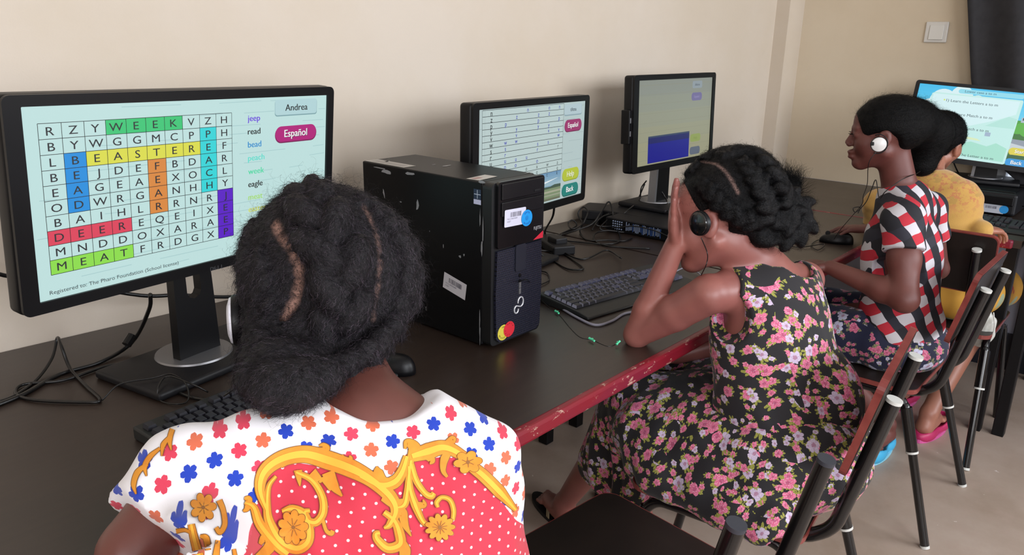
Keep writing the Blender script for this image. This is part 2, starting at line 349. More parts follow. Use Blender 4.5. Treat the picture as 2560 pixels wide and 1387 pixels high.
# ================================================================== monitors
def monitor(label, c, yaw, tilt, roll, W, H, draw, bez=(.018, .018, .018, .024), stand=None, slot=False, baseZ=.75, baseR=0, neckw=.075, base=(.30, .20), basepos=None, logo=None, usb=False, sc_rnd=False):
    n = np.array([math.cos(yaw)*math.cos(tilt), math.sin(yaw)*math.cos(tilt), math.sin(tilt)]); r = np.array([-math.sin(yaw), math.cos(yaw), 0]); u = np.cross(n, r)
    r, u = r*math.cos(roll)+u*math.sin(roll), -r*math.sin(roll)+u*math.cos(roll)
    c = np.array(c); bp = np.array(basepos); t = thing('monitor', (bp[0], bp[1], baseZ), label, 'monitor', 'black flat screen monitors'); L = t.location
    th = .05; o = c-n*.0; R = np.stack([r, u, n], 1)
    l, rr_, tp, bt = bez
    # back shell and bezel ring
    sh = MB().box(c-n*.022, (W, H, .040), R=R, bev=.010, seg=4); sh.box(c-n*.052-u*.01, (W*.55, H*.6, .03), R=R, bev=.012, seg=3)
    sh.link('casing', M_BLK, t, L, 40)
    no = rrect(W, H, .012, 5); iw, ih = W-l-rr_, H-tp-bt; ni = [(x+(l-rr_)/2, y+(bt-tp)/2) for x, y in rrect(iw, ih, .0015, 5)]
    MB().plate(no, ni, c-n*.003, r, u, n, .006).link('bezel', M_BLK, t, L)
    so = c-n*.0015+r*(-W/2+l)+u*(H/2-tp)
    f = Flat(so, r, u, n, iw, ih); draw(f, iw, ih); f.link('screen', SCREEN, t, L)
    if logo:
        g = Flat(c+n*.0032-u*(H/2-bt/2), r, u, n, .05, .012); logo(g); g.link('logo', PRINT, t, L)
    if usb:
        ub = MB().box(c-n*.022-r*(W/2+.006)-u*.005, (.016, .115, .034), R=R, bev=.003)
        for k in (.022, -.022): ub.box(c-n*.006-r*(W/2+.006)-u*(.005-k), (.006, .018, .004), R=R, bev=.0008, mi=1)
        ub.link('port_panel', [M_BLK, M_SILV], t, L)
    # stand: neck, turntable disc, base
    yb = math.atan2(n[1], n[0])+baseR; fx = np.array([math.cos(yb), math.sin(yb), 0]); sx = np.array([-fx[1], fx[0], 0])
    zt = c[2]-H*.05; h = zt-(baseZ+.018); no = [(-neckw/2*.82, h), (neckw/2*.82, h), (neckw/2, 0), (-neckw/2, 0)]
    if slot:
        oo = [(0, h), (-neckw/2*.8, h), (-neckw/2*.86, h*.62), (-neckw/2*.92, h*.4), (-neckw/2, 0), (0, 0), (neckw/2, 0), (neckw/2*.92, h*.4), (neckw/2*.86, h*.62), (neckw/2*.8, h)]
        cx_, cy_, sw, shh = .0, h*.50, .0165, .054
        ii = [(0, cy_+shh), (-sw*.7, cy_+shh-.005), (-sw, cy_+shh-.014), (-sw, cy_-shh+.014), (-sw*.7, cy_-shh+.005), (0, cy_-shh), (sw*.7, cy_-shh+.005), (sw, cy_-shh+.014), (sw, cy_+shh-.014), (sw*.7, cy_+shh-.005)]
        nk = MB().plate(oo, ii, bp_at(bp, baseZ+.018)-fx*.0, sx, np.array([0, 0, 1.]), fx, .022)
    else:
        nk = MB().plate(no[::-1], None, bp_at(bp, baseZ+.018), sx, np.array([0, 0, 1.]), fx, .026)
        nk.plate([(-neckw/2-.012, 0), (-neckw/2, 0), (-neckw/2*.82, h), (-neckw/2*.82-.010, h)], None, bp_at(bp, baseZ+.018)-fx*.004, sx, np.array([0, 0, 1.]), fx, .03, mi=1)
    nk.box(c-n*.06-u*.01, (.11, .11, .05), R=R, bev=.006)
    nk.link('neck', [M_BLK, M_SILV], t, L)
    MB().lathe([(.0, 0), (neckw*.78, 0), (neckw*.76, .004), (0, .005)], bp_at(bp, baseZ+.0165), n=40).link('turntable_ring', M_SILV, t, L, 40)
    R2 = np.stack([sx, fx, [0, 0, 1]], 1); MB().box(bp_at(bp, baseZ+.0085)+fx*.015, (base[0], base[1], .017), R=R2, bev=.006, seg=3).link('stand_base', M_BLK2, t, L, 40)
    return t
def bp_at(bp, z): return np.array([bp[0], bp[1], z])
CY = '#c2e4e2'
def paper(f, W, H, c=CY, c2='#a9cfd0', n=16, seed=1):
    r = random.Random(seed); f.rect(0, 0, 1, 1, c, 0)
    for i in range(n):
        v = (i+.5)/n+r.uniform(-.01, .01); u = r.uniform(0, .3)
        while u < .97:
            l = r.uniform(.04, .22); f.line((u, v+r.uniform(-.003, .003)), (min(u+l, .995), v+r.uniform(-.004, .004)), .0012, c2, .5); u += l+r.uniform(.03, .25)
def pillbtn(f, u, v, w, h, col, dark, txt, size, W, H, tc='#ffffff'):
    f.pill(u, v+.006, w*W, h*H, dark, 2); f.pill(u, v, w*W*.98, h*H*.95, col, 3); f.text(txt, u, v, size, '#20303a', 4, bold=.035); f.text(txt, u-.002, v-.003, size, tc, 5, bold=.03)
def scr_words(f, W, H):
    paper(f, W, H)
    rows = ['RZYWEEKVZH', 'BYWGGMCPPH', 'LBEASTEREF', 'BEJDEFBDAR', 'EAGEAEXOCL', 'ODWRGANHHY', 'BAIHLRRNRJ', 'DEEREQEIXE', 'MNDDOXARAE', 'MEATFRDGXP']
    hi = {}
    for k in range(4): hi[(0, 3+k)] = '#35c877'; hi[(2+k, 1)] = '#0f8fe0'; hi[(3+k, 5)] = '#dd8a3c'; hi[(7, k)] = '#e0405a'; hi[(9, k)] = '#8ee04a'; hi[(6+k, 9)] = '#5a16c8'
    for k in range(5): hi[(1+k, 8)] = '#2fd8dc'
    for k in range(6): hi[(2, 2+k)] = '#dfe04a'
    u0, u1, v0, v1 = .037, .604, .086, .868; du = (u1-u0)/10; dv = (v1-v0)/10
    for i in range(10):
        for j in range(10):
            if (i, j) in hi: f.rect(u0+j*du, v0+i*dv, u0+(j+1)*du, v0+(i+1)*dv, hi[(i, j)], 1)
            f.text(rows[i][j], u0+(j+.5)*du, v0+(i+.5)*dv, .0185, '#26282e', 3, bold=.012, sx=1.25)
    for k in range(11):
        f.line((u0+k*du, v0), (u0+k*du, v1), .0009, '#16181c', 2); f.line((u0, v0+k*dv), (u1, v0+k*dv), .0009, '#16181c', 2)
    for wd, v, c in (('jeep', .126, '#6a3ae0'), ('read', .209, '#111111'), ('bead', .292, '#2c8fd0'), ('peach', .378, '#5fe0d0'), ('week', .465, '#52dca8'), ('eagle', .549, '#111111'), ('meat', .634, '#a8e070'), ('easter', .715, '#d6e060')):
        f.text(wd, .664, v, .0165, c, 3, align='l', bold=.035, sx=1.1)
    f.pill(.864, .075, .184*W, .105*H, '#7fa6ac', 1.5, .006); f.pill(.864, .07, .182*W, .100*H, '#b5d8dc', 2, .006); f.text('Andrea', .864, .072, .0185, '#101418', 4, bold=.03, sx=1.1)
    pillbtn(f, .864, .245, .183, .108, '#b3187a', '#7d0e55', 'Español', .021, W, H)
    f.text('Registered to: The Pharo Foundation (School license)', .029, .962, .0092, '#2b3238', 3, align='l', bold=.0, sx=1.18)
def logo_dell(g):
    for k, ch in enumerate('DELL'): g.text(ch, .26+k*.16, .5, .011, '#4a4c50', 1, bold=.03, rot=.6 if ch == 'E' else 0)
def scr_rows(f, W, H):
    paper(f, W, H, '#b6c9c9', '#9fb4b6', 14, 2)
    u0, u1, v0 = .034, .768, .01; dv = .0565; rows = 'nzpyvwsruo'
    f.rect(u0, v0, u1, .682, '#bccfce', 1)
    for k in range(13): f.line((u0, v0+k*dv), (u1, v0+k*dv), .0012, '#1b2226', 2)
    f.line((u0, v0), (u0, .682), .0010, '#1b2226', 2); f.line((u1, v0), (u1, .682), .0010, '#1b2226', 2); f.line((u0+.02, v0), (u0+.02, .682), .0004, '#7b8a8d', 2)
    for i, ch in enumerate(rows): f.text(ch, .105, v0+(i+.52)*dv, .0205, '#22292c', 3, bold=.02)
    c = [.224, .317, .415, .516, .619, .722]
    for i, s_ in enumerate(['  n nn', ' z zz ', 'p  p p', ' y yy ', ' v  vv', 'ww   w', 's  ss ', 'r  r  ', 'uuu   ', 'oo o  ', 'xx    ']):
        for j, ch in enumerate(s_): f.text(ch, c[j], v0+(i+.45)*dv, .0175, '#2c2fb0', 3, bold=.01)
    for i, j, ch in ((7, 5, 'r'), (10, 2, 'o'), (10, 3, 'x'), (10, 4, 'w'), (10, 5, 'a'), (11, 1, 'n'), (11, 2, 'q'), (11, 3, 'q'), (11, 4, 'b'), (11, 5, 'q'), (11.9, 3, 't'), (11.9, 4, 't'), (11.9, 5, 'k'), (11.9, 2, 'g')):
        f.text(ch, c[j], v0+(i+.45)*dv, .0165, '#222a2c', 3)
    # photograph panel: aircraft over an airfield
    a, b = .30, .765; f.rect(a, .686, b, .985, '#7fa4bf', 1)
    for k in range(6): f.rect(a, .686+.024*k, b, .686+.024*(k+1), ('#6f98ba', '#779fbd', '#80a6c0', '#8aadc2', '#94b3c4', '#9cb9c5')[k], 1.5)
    f.poly([(a, .86), (b, .86), (b, .83), (.70, .826), (.66, .84), (.58, .838), (.52, .846), (a, .85)], '#43584a', 2)
    f.rect(a, .855, b, .985, '#7b8d6c', 1.8); f.rect(a, .885, b, .905, '#a5a790', 2); f.rect(a, .925, b, .94, '#9aa08a', 2); f.rect(a, .962, b, .985, '#6b6f5a', 2)
    f.poly([(.44, .80), (.50, .815), (.60, .80), (.72, .765), (.735, .758), (.70, .765), (.58, .785), (.48, .79)], '#e3ecef', 3); f.poly([(.50, .792), (.56, .785), (.47, .76)], '#dbe4e8', 3)
    f.pill(.87, .082, .19*W, .115*H, '#8ba4ad', 1.5, .006); f.pill(.87, .075, .187*W, .105*H, '#b3c8cf', 2, .006); f.text('tihtna', .87, .075, .0155, '#303c44', 4, bold=.03)
    pillbtn(f, .876, .24, .188, .125, '#9c2a6a', '#6c1a48', 'Español', .0205, W, H)
    pillbtn(f, .872, .755, .185, .13, '#b5c33c', '#8a9a2c', 'Help', .0235, W, H, '#f2f6d8')
    pillbtn(f, .872, .92, .185, .13, '#1f8078', '#125650', 'Back', .0235, W, H)
def scr_blue(f, W, H):
    f.rect(0, 0, 1, 1, '#a09f88', 0)
    for k in range(22): f.rect(0, k/22, 1, (k+1)/22, ['#8a8f86', '#8e9284', '#929482', '#96967f', '#99977c'][min(4, k//4)], .3)
    for k in range(9): f.line((0, .06+k*.11), (1, .055+k*.11), .0012, '#8b8c78', .6)
    f.rect(.139, .68, .694, .985, '#0a0c86', 2); f.rect(.139, .68, .694, .75, '#121660', 2.5); f.rect(.139, .66, .694, .68, '#33405e', 2)
    f.pill(.78, .08, .14*W, .09*H, '#8e99a0', 2, .006); f.text('dhitme', .78, .08, .013, '#4c5560', 3, bold=.02)
    f.pill(.778, .23, .15*W, .10*H, '#716a96', 2, .012); f.text('Español', .778, .23, .0125, '#8f89b5', 3, bold=.03)
    f.pill(.785, .755, .15*W, .10*H, '#8d9c55', 2, .012); f.text('Help', .785, .755, .014, '#7d8c48', 3, bold=.03)
    f.pill(.785, .92, .15*W, .10*H, '#5b6475', 2, .012)
def scr_land(f, W, H):
    for k in range(20):
        t_ = k/19; f.rect(0, k/20, 1, (k+1)/20, '#%02x%02x%02x' % (int(60+110*t_), int(190+45*t_), int(238+8*t_)), 0)
    for cx, cy, rr in ((.2, .22, .16), (.33, .12, .13), (.12, .36, .15), (.45, .2, .1), (.9, .35, .06), (.84, .33, .05)): f.disc(cx, cy, rr*H*1.1, '#d8f2f6', .5+cx*.3)
    f.poly([(0, 1), (1, 1), (1, .40), (.92, .39), (.84, .37), (.72, .38), (.6, .50), (.4, .62), (.2, .72), (0, .8)], '#3f9a2c', 1.2)
    f.poly([(.6, 1), (1, 1), (1, .55), (.93, .56), (.88, .59), (.82, .55), (.76, .53), (.7, .6)], '#2a6e24', 1.5)
    for k, (x, y) in enumerate(((.78, .5), (.86, .53), (.94, .51), (.82, .46), (.97, .47))): f.disc(x, y, .03, '#4fae35', 1.6+.1*k, .018)
    f.poly([(.55, .66), (.7, .63), (.85, .64), (1, .69), (1, .75), (.8, .72), (.6, .74)], '#8d98a6', 2.2); f.poly([(.55, .70), (.75, .69), (1, .76), (1, .85), (.85, .80), (.6, .76)], '#c5cfd6', 2.3)
    f.rect(.79, .33, .99, .40, '#a9bcc8', 2); f.rect(.86, .30, .99, .34, '#dbe8ee', 2.2); f.pill(.94, .275, .13*W, .07*H, '#c6dbe8', 2.6, .004); f.text('ann', .945, .275, .01, '#30404a', 3)
    f.rect(.80, .335, .808, .37, '#20282c', 3)
    f.poly([(.5, 1), (1, 1), (1, .80), (.92, .86), (.84, .82), (.74, .88), (.6, .9)], '#1f5a2a', 2.6)
    # translucent-looking menu card
    f.poly([(.10, 1.0), (.745, 1.0), (.757, .985), (.772, .12), (.765, .10), (.13, .10), (.11, .12)], '#c4eee9', 3)
    f.poly([(.12, .12), (.75, .12), (.745, .30), (.6, .42), (.4, .55), (.12, .5)], '#d6f3f6', 3.2)
    f.poly([(.35, .95), (.74, .97), (.745, .78), (.66, .72), (.6, .78), (.48, .74), (.36, .8)], '#a6e2cf', 3.3); f.poly([(.55, .5), (.755, .5), (.76, .36), (.70, .34), (.64, .40)], '#b4e6dc', 3.3)
    f.poly([(.33, .7), (.55, .72), (.52, .69), (.33, .66)], '#dbeec0', 3.4); f.rect(.565, .585, .605, .64, '#9fb4cc', 3.4)
    f.pill(.535, .055, .47*W, .062*H, '#8fdcee', 3.5); f.text('Lower case a to m', .46, .05, .0135, '#3f5e70', 4, bold=.015, sx=1.15)
    for s_, u, v in (('1) Learn the Letters a to m', .227, .198), ('2) Picture Match a to m', .255, .38), ('3) Letter Match a to m', .268, .565), ('4) Type The Letter a to m', .30, .94)):
        f.text(s_, u, v, .0158, '#4a5f66', 4.5, align='l', bold=.015, sx=1.12)
    f.poly([(.205, .19), (.215, .185), (.22, .2), (.21, .21)], '#d8e860', 4)
    pillbtn(f, .86, .075, .15, .10, '#c8283a', '#8e1626', 'Exit', .0215, W, H)
    pillbtn(f, .845, .80, .17, .105, '#dcd040', '#a89c28', 'Stars', .0200, W, H)
    pillbtn(f, .838, .955, .17, .11, '#1c96dc', '#0f6aa6', 'Back', .0215, W, H)
monitor('large black monitor showing a coloured word search grid', (.683, 1.352, 1.136), math.radians(-79.4), math.radians(-4.6), math.radians(-1.3), .668, .338, scr_words, bez=(.026, .018, .017, .019), slot=True, neckw=.098, base=(.33, .20), basepos=(.690, 1.475), logo=logo_dell)
monitor('black monitor with lettered rows standing behind the computer tower', (1.669, 1.379, 1.085), math.radians(-82.3), 0, math.radians(-.7), .595, .321, scr_rows, bez=(.026, .020, .017, .022), neckw=.08, base=(.27, .20), basepos=(1.68, 1.50))
monitor('black monitor with a dull screen and blue rectangle on the miniature computer', (2.550, 1.448, 1.125), math.radians(-90.9), math.radians(2.5), 0, .558, .331, scr_blue, bez=(.030, .020, .018, .022), neckw=.085, base=(.25, .21), basepos=(2.565, 1.515), baseZ=.802, usb=True)
monitor('black monitor showing a cartoon landscape menu in front of the curtain', (3.775, .714, 1.083), math.radians(-171), math.radians(7), math.radians(-3.4), .540, .328, scr_land, bez=(.016, .016, .014, .022), neckw=.085, base=(.26, .20), basepos=(3.86, .665), baseZ=.847)
# ================================================================== computer tower
def noise_chip_mat():
    m = NT('scratched_black_case'); co = m.coord(); a = m.noise(co, 34, 5, .7)[0]; b = m.noise(co, 5, 2)[0]
    m.base(m.mix(m.step(m.math('MULTIPLY', a, m.step(b, .42, .7)), .60, .62), lin('#050507'), lin('#6a6a6c'))); m.rough(.42); m.b.inputs['Specular IOR Level'].default_value = .22; m.bump(m.noise(co, 700, 2)[0], .12, .0003); return m.m
def barcode(f, u0, v0, u1, v1, col='#4a4652', L=2, seed=3):
    r = random.Random(seed); u = u0
    while u < u1: w_ = r.choice((.006, .006, .012, .02)); f.rect(u, v0, min(u+w_, u1), v1, col, L); u += w_+r.choice((.006, .01, .016))
TX0, TX1, TY0, TY1, TZ = 1.152, 1.320, 1.092, 1.486, 1.116
t = thing('computer_tower', (1.24, 1.28, .75), 'scuffed black computer tower with stickers standing on the long desk', 'computer'); L = t.location
cs = MB().box(((TX0+TX1)/2, (TY0+TY1)/2, (.755+TZ)/2), (TX1-TX0, TY1-TY0, TZ-.755), bev=.003)
for x in (TX0+.03, TX1-.03):
    for y in (TY0+.04, TY1-.05): cs.box((x, y, .7535), (.03, .03, .007))
cs.link('case', noise_chip_mat(), t, L)
bz = MB(); pr = rrect(TX1-TX0-.002, TZ-.757, .012, 5); BX = (TX0+TX1)/2; BZ = (.757+TZ)/2
bz.plate(pr, None, (BX, TY0-.026, BZ), (1, 0, 0), (0, 0, 1), (0, 1, 0), .026)
bz.link('front_bezel', mat('bezel_plastic', '#08080b', .45, bump=.1, bscale=900, bdist=.0003), t, L)
FY = TY0-.026
dp = MB().plate(rrect(.150, .142, .008, 4), None, (BX+.003, FY-.008, 1.047), (1, 0, 0), (0, 0, 1), (0, 1, 0), .008); dp.link('drive_panel', mat('drive_panel_black', '#08080b', .28), t, L)
for k, (zz, hh) in enumerate(((1.097, .034), (1.060, .030))):
    MB().box((BX+.004, FY-.0095, zz), (.134, .004, hh), bev=.0015).link('drive_bay', mat('drive_bay_black', '#0a0a0e', .33), t, L)
MB().box((BX+.050, FY-.012, 1.088), (.020, .003, .005), bev=.001).link('eject_button', M_BLK2, t, L)
# perforated lower grille, tapering towards the bottom
gm_ = NT('perforated_grille'); co = gm_.coord(); sp = gm_.n('SeparateXYZ'); gm_.l(co, sp.inputs[0])
X_ = gm_.math('MULTIPLY', sp.outputs[0], 1/.0058); Z_ = gm_.math('MULTIPLY', sp.outputs[2], 1/.0050)
row = gm_.math('FLOOR', Z_); xo = gm_.math('ADD', X_, gm_.math('MULTIPLY', gm_.math('MODULO', row, 2.0), .5))
fx_ = gm_.math('ABSOLUTE', gm_.math('SUBTRACT', gm_.math('FRACT', xo), .5)); fz_ = gm_.math('ABSOLUTE', gm_.math('SUBTRACT', gm_.math('FRACT', Z_), .5))
hole = gm_.step(gm_.math('ADD', fx_, gm_.math('MULTIPLY', fz_, .8)), .38, .28)
gm_.base(gm_.mix(hole, lin('#17182a'), lin('#030305'))); gm_.rough(.45); gm_.bump(gm_.math('SUBTRACT', 1.0, hole), .6, .0015)
gr = MB().plate([(-.073, .098), (-.077, .0), (-.074, -.100), (-.062, -.110), (.062, -.110), (.074, -.100), (.077, 0), (.073, .098)][::-1], None, (BX+.003, FY-.006, .873), (1, 0, 0), (0, 0, 1), (0, 1, 0), .006)
gr.link('grille', gm_.m, t, L)
MB().plate(rrect(.034, .060, .006, 3), None, (BX+.003, FY-.009, .945), (1, 0, 0), (0, 0, 1), (0, 1, 0), .004).link('power_button', mat('button_slate', '#20222c', .35), t, L)
io = MB(); 
for k in range(2): io.lathe([(.004, 0), (.004, .002)], (BX+.003, FY-.006, .904-k*.013), (0, -1, 0), 12)
for k in range(2): io.box((BX+.003, FY-.007, .882-k*.014), (.006, .003, .013), mi=1)
io.link('front_port', [M_BLK, M_SILV], t, L)
F0 = Flat((BX+.003-.075, FY-.0085, 1.118), (1, 0, 0), (0, 0, 1), (0, -1, 0), .150, .142)
F0.poly([(.77, .995), (.995, .995), (.995, .88)], '#c8283e', 1); F0.text('FUJITSU', .865, .81, .0105, '#b8b8bc', 2, bold=.0, sx=.75); F0.link('front_marking', PRINT, t, L)
def lab(o, ex, ey, en, W, H, fn, name='sticker'): f = Flat(o, ex, ey, en, W, H, .0001); fn(f); return f.link(name, PRINT, t, L)
def white_label(f):
    f.pill(.5, .5, f.W, f.H, '#c9c8da', 1, .003); barcode(f, .26, .18, .78, .46); f.text('YKLG 006534009', .12, .55, .0045, '#565268', 2, align='l'); f.text('ASSET', .12, .70, .0045, '#565268', 2, align='l', bold=.02)
q = pl(1254, 533, 1, FY-.0118); lab((1.180, FY-.0125, 1.059), (1, 0, -.03), (.03, 0, 1), (0, -1, 0), .068, .037, white_label)
def ringtext(f, s_, r, a0, a1, size, col, flip=False):
    for k, ch in enumerate(s_):
        a = a0+(a1-a0)*(k+.5)/len(s_); f.text(ch, .5+r*math.cos(a)/f.W, .5-r*math.sin(a)/f.H, size, col, 3, bold=.03, rot=a-math.pi/2+(math.pi if flip else 0))
def blue_st(f):
    f.disc(.5, .5, f.W/2, '#1a8fd8', 1); ringtext(f, 'DATA', f.W*.36, 2.3, .85, .0065, '#0f3a9c'); ringtext(f, 'WIPED', f.W*.36, 3.85, 5.6, .0060, '#0f3a9c', True)
    f.disc(.5, .5, f.W*.16, '#1580c8', 2); f.text('U', .47, .5, .010, '#0f5ab0', 3)
lab((1.2325, FY-.0135, 1.050), (1, 0, 0), (0, 0, 1), (0, -1, 0), .036, .036, blue_st)
def yel_st(f): f.disc(.5, .5, f.W/2, '#cdbf45', 1); ringtext(f, 'WIPED', f.W*.36, 3.4, 5.2, .0056, '#2a2418', True); ringtext(f, 'DATA', f.W*.36, 1.9, .6, .0056, '#2a2418')
def red_st(f): f.disc(.5, .5, f.W/2, '#cf2836', 1); ringtext(f, 'DATA', f.W*.37, 2.2, .2, .0050, '#4a0c14'); ringtext(f, 'TEST', f.W*.37, 3.0, 5.0, .0050, '#4a0c14', True)
lab((1.169, FY-.0065, .802), (1, 0, 0), (0, 0, 1), (0, -1, 0), .036, .036, yel_st); lab((1.188, FY-.0070, .805), (1, 0, 0), (0, 0, 1), (0, -1, 0), .036, .036, red_st)
# looped emblem on the grille
eb = MB(); P1_ = [(-.002+.0105*math.cos(a), .007+.0130*math.sin(a)) for a in np.linspace(math.pi*1.05, -math.pi*.62, 20)]; P2_ = [(-.0185+.0080*math.cos(a), -.0110+.0100*math.sin(a)) for a in np.linspace(math.pi*.35, math.pi*2.02, 18)]
eb.tube([(BX+.009+x*.85, FY-.0068, .836+z*.85) for x, z in P1_+P2_], .0017, 6); eb.link('emblem', mat('emblem_silver', '#c4c4c8', .3, metal=.3), t, L)
# stickers and bare-metal chips on the side and top of the case
SX = TX0-.0006
def side(f0, o, W, H, fn): f = Flat(o, (0, -1, 0), (0, 0, 1), (-1, 0, 0), W, H, .0001); fn(f); f.link('sticker', PRINT, t, L)
c0 = pl(1111, 679, 0, SX); c1 = pl(1167, 712, 0, SX); c2 = pl(1107, 717, 0, SX)
dv = nrm(c1-c0); f = Flat(c0, dv, nrm(c0-c2), (-1, 0, 0), np.linalg.norm(c1-c0), np.linalg.norm(c0-c2), .0001)
f.rect(0, 0, 1, 1, '#c2bcc0', 1); barcode(f, .22, .2, .80, .5); f.text('YKLG 006534009', .1, .60, .0048, '#565268', 2, align='l'); f.text('ASSET', .1, .76, .0045, '#565268', 2, align='l'); f.link('sticker', PRINT, t, L)
f = Flat((SX, TY0+.024, 1.100), (0, -1, 0), (0, 0, 1), (-1, 0, 0), .021, .032, .0001)
f.rect(0, 0, 1, .66, '#1d2c44', 1); f.line((.5, .05), (.5, .62), .0012, '#c8d4e4', 2); f.line((.05, .34), (.95, .34), .0012, '#c8d4e4', 2); f.rect(0, .68, 1, 1, '#b9bdd8', 1); f.link('sticker', PRINT, t, L)
ch = MB(); rr = random.Random(5)
def chip(px, py, w_, h_, ax=0, v=SX, ang=0, n=9):
    c = pl(px, py, ax, v); pts = []
    for i in range(n):
        a = 2*math.pi*i/n; k = rr.uniform(.55, 1.15); x, y = w_/2*math.cos(a)*k, h_/2*math.sin(a)*k; x, y = x*math.cos(ang)-y*math.sin(ang), x*math.sin(ang)+y*math.cos(ang)
        pts.append((c[0], c[1]-x, c[2]+y) if ax == 0 else (c[0]+x, c[1]+y, c[2]))
    ch.add(pts, [list(range(n))])
for a_ in ((966, 430, .035, .010), (1024, 434, .036, .009), (960, 485, .006, .026, 0, SX, .3), (1044, 512, .009, .026, 0, SX, -.2), (1002, 505, .008, .003), (1150, 641, .010, .007), (1160, 637, .006, .006), (1207, 575, .004, .07), (1204, 620, .005, .04), (1200, 545, .003, .04), (1199, 800, .004, .07), (1200, 840, .003, .05), (1065, 770, .002, .012), (1052, 815, .008, .003), (1030, 808, .006, .003), (1108, 615, .003, .010), (1074, 578, .002, .004), (975, 525, .003, .004), (950, 420, .05, .003), (1205, 455, .02, .006), (1260, 700, .001, .002)): chip(*a_)
for a_ in ((1118, 414, .03, .012), (1085, 411, .015, .006), (1322, 431, .05, .006), (960, 404, .05, .012)): chip(a_[0], a_[1], a_[2], a_[3], 2, TZ+.0006)
ch.link('paint_chips', mat('bare_metal', '#8f8f92', .4, metal=.3), t, L)['kind'] = 'stuff'
f = Flat((TX0+.005, TY0+.052, TZ+.0005), (1, .12, 0), (-.12, 1, 0), (0, 0, 1), .066, .034, .0001); f.rect(0, 0, 1, 1, '#c4bfb8', 1); f.rect(.1, .2, .5, .6, '#b08c86', 2); f.link('sticker', PRINT, t, L)
f = Flat((TX0+.004, TY1-.004, TZ+.0005), (1, 0, 0), (0, 1, 0), (0, 0, 1), .038, .14, .0001); f.rect(0, 0, 1, 1, '#a5a19b', 1); f.rect(.2, .1, .7, .9, '#8f8a86', 2); f.link('sticker', PRINT, t, L)
# ------------------------------------------------------------------ small computers under the far monitors
t = thing('small_computer', (2.42, 1.47, .75), 'flat black computer with exposed ports under the blue rectangle monitor', 'computer'); L = t.location
MB().box((2.43, 1.40, .777), (.34, .27, .046), bev=.004).link('case', M_BLK2, t, L)
MB().box((2.47, 1.545, .7755), (.26, .21, .051), bev=.004).link('case_rear', M_BLK2, t, L)
pp = MB().box((2.2595, 1.40, .777), (.002, .25, .036), mi=0)
r_ = random.Random(2)
for i in range(4):
    for j in range(5): pp.lathe([(.0026, 0), (.0026, .0012)], (2.258, 1.500-j*.009, .790-i*.0085), (-1, 0, 0), 8, mi=1)
for j in range(26): pp.box((2.2580, 1.445-j*.0055, .777+r_.uniform(-.002, .002)), (.0015, .0016, r_.uniform(.014, .032)), mi=r_.choice((1, 1, 2)))
pp.link('port_plate', [M_BLK, mat('port_metal', '#a9b8d6', .35, metal=.3), mat('port_blue', '#3a5a96', .4)], t, L)
t = thing('desktop_computer', (3.80, .64, .75), 'flat black computer with a blue sticker under the cartoon landscape monitor', 'computer'); L = t.location
MB().box((3.77, .64, .797), (.32, .29, .090), bev=.012, seg=3).link('case', M_BLK2, t, L)
MB().box((3.78, .64, .8425), (.29, .26, .008), bev=.002).link('lid', M_BLK, t, L)
MB().box((3.608, .64, .812), (.012, .27, .036), bev=.004).link('front_bezel', M_BLK, t, L)
f = Flat((3.629, .700, .792), (0, -1, 0), (0, 0, 1), (-1, 0, 0), .078, .034, .0001); f.o = np.array([3.6090, .612, .793]); f.pill(.5, .5, f.W, f.H, '#b9bec9', 1, .002); barcode(f, .14, .2, .66, .5); f.link('sticker', PRINT, t, L)
f = Flat((3.6088, .550, .7935), (0, -1, 0), (0, 0, 1), (-1, 0, 0), .032, .032, .0001); f.disc(.5, .5, .016, '#2a90d4', 3); f.link('sticker', PRINT, t, L)
t = thing('power_adapter', (2.37, 1.655, .75), 'black power brick lying behind the tangled cables', 'adapter'); MB().box((2.36, 1.655, .785), (.15, .075, .035), R=rotz(.5), bev=.004).link('adapter_body', M_BLK2, t, t.location)
MB().box((2.34, 1.65, .758), (.10, .06, .016), R=rotz(.5)).link('adapter_foot', M_BLK2, t, t.location)
t = thing('plug_strip', (1.79, 1.50, .75), 'dark plug strip lying behind the computer tower', 'power strip'); c = desk(1385, 622); pb_ = MB().box((c[0], c[1], .765), (.075, .17, .030), R=rotz(-.5), bev=.005); pb_.box((c[0]-.01, c[1]-.02, .785), (.045, .05, .022), R=rotz(-.3), bev=.004); pb_.link('strip_body', M_BLK2, t, t.location)

# ================================================================== keyboards and mice
KEYTOP = mat('key_top_dark', '#23232b', .45); KEYTOP2 = mat('key_top_sheen', '#3d3d55', .4); KEYSIDE = mat('key_side_pale', '#8c8c9c', .5); KEYBASE = mat('keyboard_shell', '#1c1d1d', .5, bump=.1, bscale=800, bdist=.0003)
KU = .0188; _kc = {}
def keycap(wu, sheen, pale):
    k = (wu, sheen, pale)
    if k not in _kc:
        w_ = KU*wu-.0016; d = KU-.0016; b = MB(); h = .0075; i = .0028
        V = [(-w_/2, -d/2, 0), (w_/2, -d/2, 0), (w_/2, d/2, 0), (-w_/2, d/2, 0), (-w_/2+i*.6, -d/2+i*.6, h), (w_/2-i, -d/2+i*.6, h), (w_/2-i, d/2-i*.5, h), (-w_/2+i*.6, d/2-i*.5, h)]
        b.add(V, [[0, 1, 5, 4], [2, 3, 7, 6], [1, 2, 6, 5]], 0); b.add(V, [[4, 5, 6, 7]], 0); b.add(V, [[3, 0, 4, 7]], 1)
        o = b.link('key', [KEYTOP2 if sheen else KEYTOP, KEYSIDE if pale else KEYTOP]); _kc[k] = o.data; bpy.data.objects.remove(o)
    return _kc[k]
